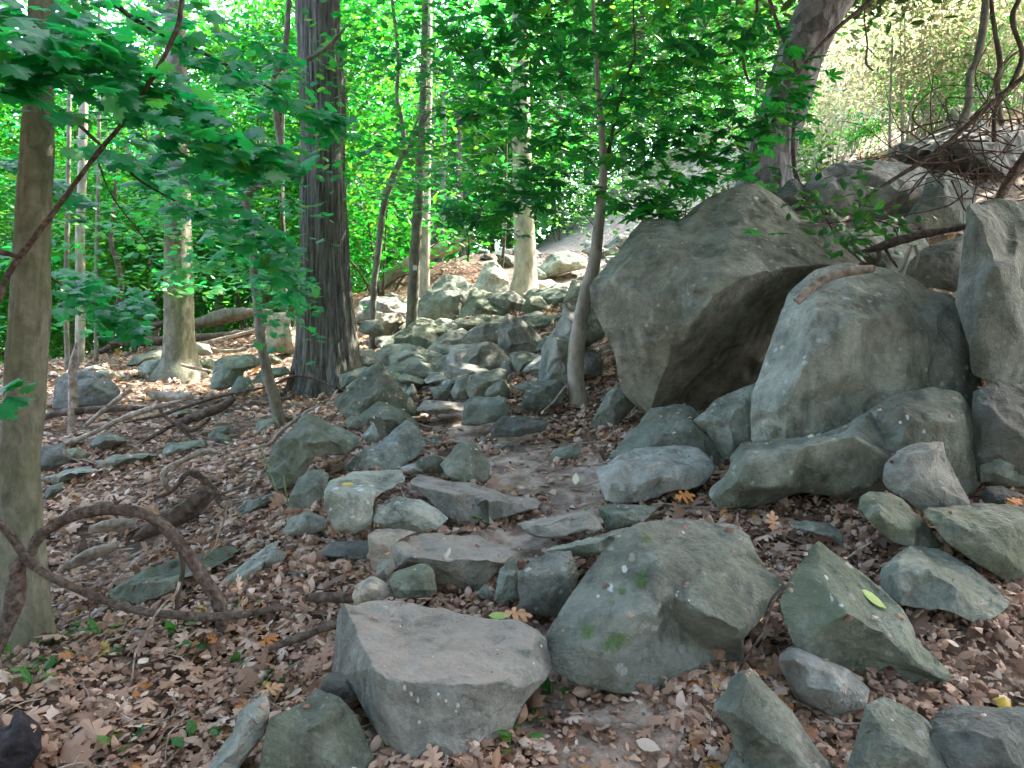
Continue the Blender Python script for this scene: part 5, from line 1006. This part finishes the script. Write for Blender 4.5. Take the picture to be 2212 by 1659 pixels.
# ivy and low plants
iv = thing('ivy_plant', 'glossy green ivy trailing over the back of the overhanging boulder', 'ivy', tuple(P(1790, 520, 7.6)))
q = [(1100,1010),(1090,930),(1150,960),(1200,1010),(1250,1100),(1290,1180),(1330,1150),(1400,1020),(1440,960),(1420,900),(1380,1080),(1450,1080),(1560,1110),(1590,1160),(1330,1240),(1390,1270),(1270,1080),(1500,1130)]
cc = np.array([P(*cv(3, a, b), random.uniform(7.0, 7.7)) for a, b in q]); n = 210; k = RNG.integers(0, len(cc), n)
leaves_child(iv, 'foliage', [scatter(OVAL, cc[k] + rn(n) * np.array((.10, .10, .10)), np.array((0, -.7, .7)) + rn(n, .4), RNG.uniform(.08, .15, n), RNG.random(n) * .8)], 'leaf_low')
wood('stem', [tube_arrays(cc[[0, 2, 3, 4, 5]], np.full(5, .008), 6, 6), tube_arrays(cc[[4, 10, 7, 8]], np.full(4, .007), 6, 6), tube_arrays(cc[[10, 11, 12, 13]], np.full(4, .007), 6, 6)], 'darkbark', iv)
for lab, u, v, d, n, r in [('low bright green shrub at the foot of the leaning tree', 1765, 365, 12.5, 260, .45), ('small leafy shrub under the small grey tree crown', 1420, 440, 12.5, 300, .6), ('leafy sprig beside the blazed trunk', 1010, 505, 11.5, 120, .35),
      ('wide leafy shrub just left of the leaning flaky tree', 1570, 385, 13, 500, .7), ('bright shrub behind the top of the overhanging boulder', 1480, 410, 14, 480, .8), ('leafy shrub on the bright slope right of the buttressed tree', 1290, 430, 15.5, 500, .8)]:
    t = thing('low_shrub', lab, 'shrub', tuple(P(u, v + 40, d)))
    leaves_child(t, 'foliage', [scatter(OVAL, P(u, v, d) + rn(n) * np.array((r, r * .7, r * .45)), np.array((0, -.3, 1)) + rn(n, .4), RNG.uniform(.08, .15, n), RNG.random(n))], 'leaf_low')
    wood('stem', [tube_arrays(np.array([P(u, v + 60, d), P(u + 3, v + 20, d), P(u - 4, v - 25, d)]), np.array([.014, .01, .004]), 6, 6)], 'darkbark', t)

# ------------------------------------------------------------------ leaf litter
def litter(n, ylo, yhi, size, half):
    y = RNG.uniform(ylo, yhi, n); x = RNG.uniform(-1, 1, n) * half(y)
    dn_ = fbm(np.stack([x * 1.4, y * 1.4, x * 0], 1), 3, 21)
    keep = ((near_path(x, y) > RNG.uniform(.6, 1.25, n)) | (RNG.random(n) < (.45 if size[1] < .05 else .14))) & (dn_ + RNG.uniform(-.2, 1.1, n) > 0)
    x, y = x[keep], y[keep]; m = len(x); e = .03
    z = H(x, y); zx = (H(x + e, y, False) - H(x - e, y, False)) / (2 * e); zy = (H(x, y + e, False) - H(x, y - e, False)) / (2 * e)
    nr_ = np.stack([-zx, -zy, np.ones(m)], 1) + rn(m, .42); p = np.stack([x, y, z + .008 + RNG.random(m) * .03], 1)
    patch = fbm(np.stack([x * 2, y * 2, x * 0], 1), 3, 5)
    tint = np.clip(RNG.normal(.46, .2, m) + .08 * patch, 0, .88); sp = RNG.random(m); tint[sp > .955] = RNG.uniform(.88, 1, (sp > .955).sum())
    sz = RNG.uniform(*size, m) * (.75 + .5 * RNG.random(m)); kind = RNG.random(m); out = []
    if size[0] == .095: kind = .66 + .34 * kind
    for tm, lo, hi in ((CURL, 0, .42), (OVAL, .42, .66), (OAK, .66, .90), (MAPLE, .90, 1.01)):
        s = (kind >= lo) & (kind < hi); out.append(scatter(tm, p[s], nr_[s], sz[s] * (1.25 if tm is OAK else .95), tint[s]))
    return out
LS = litter(24000, 1.9, 4.6, (.034, .085), lambda y: .72 * y) + litter(26000, 1.9, 6.0, (.014, .042), lambda y: .72 * y) + litter(22000, 4.6, 9, (.045, .095), lambda y: .70 * y) + litter(15000, 9, 18, (.08, .14), lambda y: .68 * y)
LS += litter(1300, 1.9, 6.5, (.095, .15), lambda y: .72 * y)
LS += litter(9000, 11, 24, (.09, .17), lambda y: .70 * y)
q = np.vstack(TOPS); q = q[q[:, 1] < 16]; m = len(q); LS.append(scatter(CURL, q, np.array((0, -.1, 1.0)) + rn(m, .25), RNG.uniform(.016, .05, m), np.clip(RNG.normal(.42, .2, m), 0, .95)))
q = np.vstack(BASES); q = q[q[:, 1] < 14]; m = len(q); q += rn(m) * np.array((.05, .04, 0)) - np.array((0, .03, 0)); q[:, 2] = H(q[:, 0], q[:, 1]) + RNG.random(m) * .05 + .01
LS.append(scatter(CURL, q, np.array((0, -.5, .8)) + rn(m, .45), RNG.uniform(.03, .085, m), np.clip(RNG.normal(.38, .2, m), 0, .95)))
tag(obj('leaf_litter', leafmesh('leaf_litter', LS), M['litter']), 'dry brown and tan fallen leaves covering the ground', 'leaf litter', kind='stuff')

tw = []
for k in range(420):
    y = 2.2 + 11 * random.random() ** 1.5; x = y * random.uniform(-.68, .5 if k % 3 == 0 else -.05); L_ = random.uniform(.08, .5) * (1 if y < 5 else 1.5); a = random.uniform(0, 6.28)
    q = [np.array((x, y, 0))]; 
    for j in range(4): a += random.uniform(-.5, .5); q.append(q[-1] + np.array((math.cos(a), math.sin(a) * .7, 0)) * L_ / 4)
    q = np.array(q); q[:, 2] = H(q[:, 0], q[:, 1]) + .03 + np.array([random.uniform(0, .03) for _ in q])
    r_ = random.uniform(.0025, .006) * (1 if y < 5 else 1.6); tw.append(tube_arrays(q, np.linspace(r_, r_ * .5, 5), 5, 3, .1, k))
tag(wood('twig_litter', tw, 'deadwood'), 'fine broken twigs strewn over the leaf litter', 'twigs', kind='stuff')

# single fallen leaves that catch the eye
def one_leaf(label, u, v, d, size, mat, tmpl=OVAL, nrm=(0, -.4, 1), up=(1, .2, 0)):
    V, Fc, T = scatter(tmpl, np.zeros((1, 3)), np.array([nrm], float), np.array([size]), np.zeros(1), up=np.array([up], float))
    tag(obj('fallen_leaf', mesh_from('fallen_leaf', V, Fc, 3), M[mat], None, tuple(P(u, v, d))), label, 'leaf')
one_leaf('crumpled yellow leaf on top of the front block', 915, 1458, 3.06, .075, 'yellowleaf', CURL, (0, -.25, 1))
one_leaf('lime and yellow leaf lying on the sharp-ridged wedge', 1862, 1272, 3.52, .14, 'limeleaf', OVAL, (.5, -.6, .8), (.7, 0, -.55))
one_leaf('cream leaf on the path below the overhang', 1243, 1046, 5.7, .10, 'paleleaf', OVAL, (0, -.8, .6), (.1, .2, 1))
one_leaf('large peach oak leaf behind the front block', 1080, 1322, 3.72, .16, 'peachleaf', OAK, (.1, -.5, 1), (1, .1, .1))
one_leaf('pale yellow leaf lying next to the peach oak leaf', 1055, 1328, 3.66, .10, 'limeleaf', OVAL, (.1, -.5, 1), (1, .1, .1))
one_leaf('rusty oak leaf beside the pale lit stone', 1455, 1075, 5.15, .17, 'orangeleaf', OAK, (.1, -.7, .7), (1, .2, .3))
one_leaf('orange oak leaf in the gap at the right edge', 2170, 1090, 4.75, .13, 'orangeleaf', OAK, (-.2, -.6, .8), (1, .2, .3))
one_leaf('yellow leaf on the rim of the lichen boulder', 738, 1045, 4.9, .07, 'yellowleaf', OVAL, (0, -.5, 1))
one_leaf('brown dead leaf standing on the dark leaning slab', 672, 1610, 2.9, .10, 'peachleaf', CURL, (.2, -1, .3), (.1, .1, 1))
one_leaf('yellow leaf in the litter at the right edge', 2150, 1508, 3.35, .10, 'yellowleaf', CURL, (0, -.5, 1))
one_leaf('white leaf on the curved slab', 1745, 938, 5.5, .08, 'paleleaf', CURL, (0, -.6, 1))
one_leaf('large orange oak leaf left of the front block', 560, 1500, 3.45, .12, 'peachleaf', OAK, (.1, -.5, 1), (.7, .7, .2))
one_leaf('long orange oak leaf above the other one left of the front block', 555, 1395, 3.8, .13, 'orangeleaf', OAK, (.1, -.5, 1), (.6, .8, .3))
one_leaf('brown oak leaf standing up behind the mossy boulder', 1670, 1150, 4.6, .14, 'peachleaf', OAK, (.1, -.9, .4), (.2, .1, 1))

# green seedlings
SD = []
for s_ in range(3):
    n = 7; p = rn(n) * np.array((.05, .05, .012)) + np.array((0, 0, .05))
    SD.append((mesh_from('stem', *(lambda a: (a[0], a[1]))(tube_arrays(np.array([(0, 0, -.03), (.004, 0, .03), (0, .004, .06)]), np.array([.003, .0025, .002]), 5, 3)), 3),
               leafmesh('foliage', [scatter(OVAL, p, np.array((0, -.3, 1)) + rn(n, .35), RNG.uniform(.05, .10, n), RNG.random(n))])))
    SD[-1][0].materials.append(M['grass']); SD[-1][1].materials.append(M['leaf_low'])
SP = [(150,1430),(190,1370),(215,1400),(130,1390),(40,1470),(110,1450),(20,1430),(70,1500),(590,1450),(575,1465),(650,1480),(410,1590),(280,1610),(500,1420),(420,1420),(380,1390),(180,1350),(240,1440),(90,1475),(530,1330),(275,1335),(1190,1485),(1150,1560),(1100,1640),(1000,1640),(1360,1500),(1055,1130),(1020,1035),(1270,1120),(720,1650)]
for u, v in SP:
    d = ground_hit(u, v); q = P(u, v, d)
    place(random.choice(SD), ('stem', 'foliage'), 'seedling', 'small green seedling sprouting from the leaf litter', 'seedling', q[0], q[1], random.uniform(.6, 1.1), 'seedlings in the leaf litter')
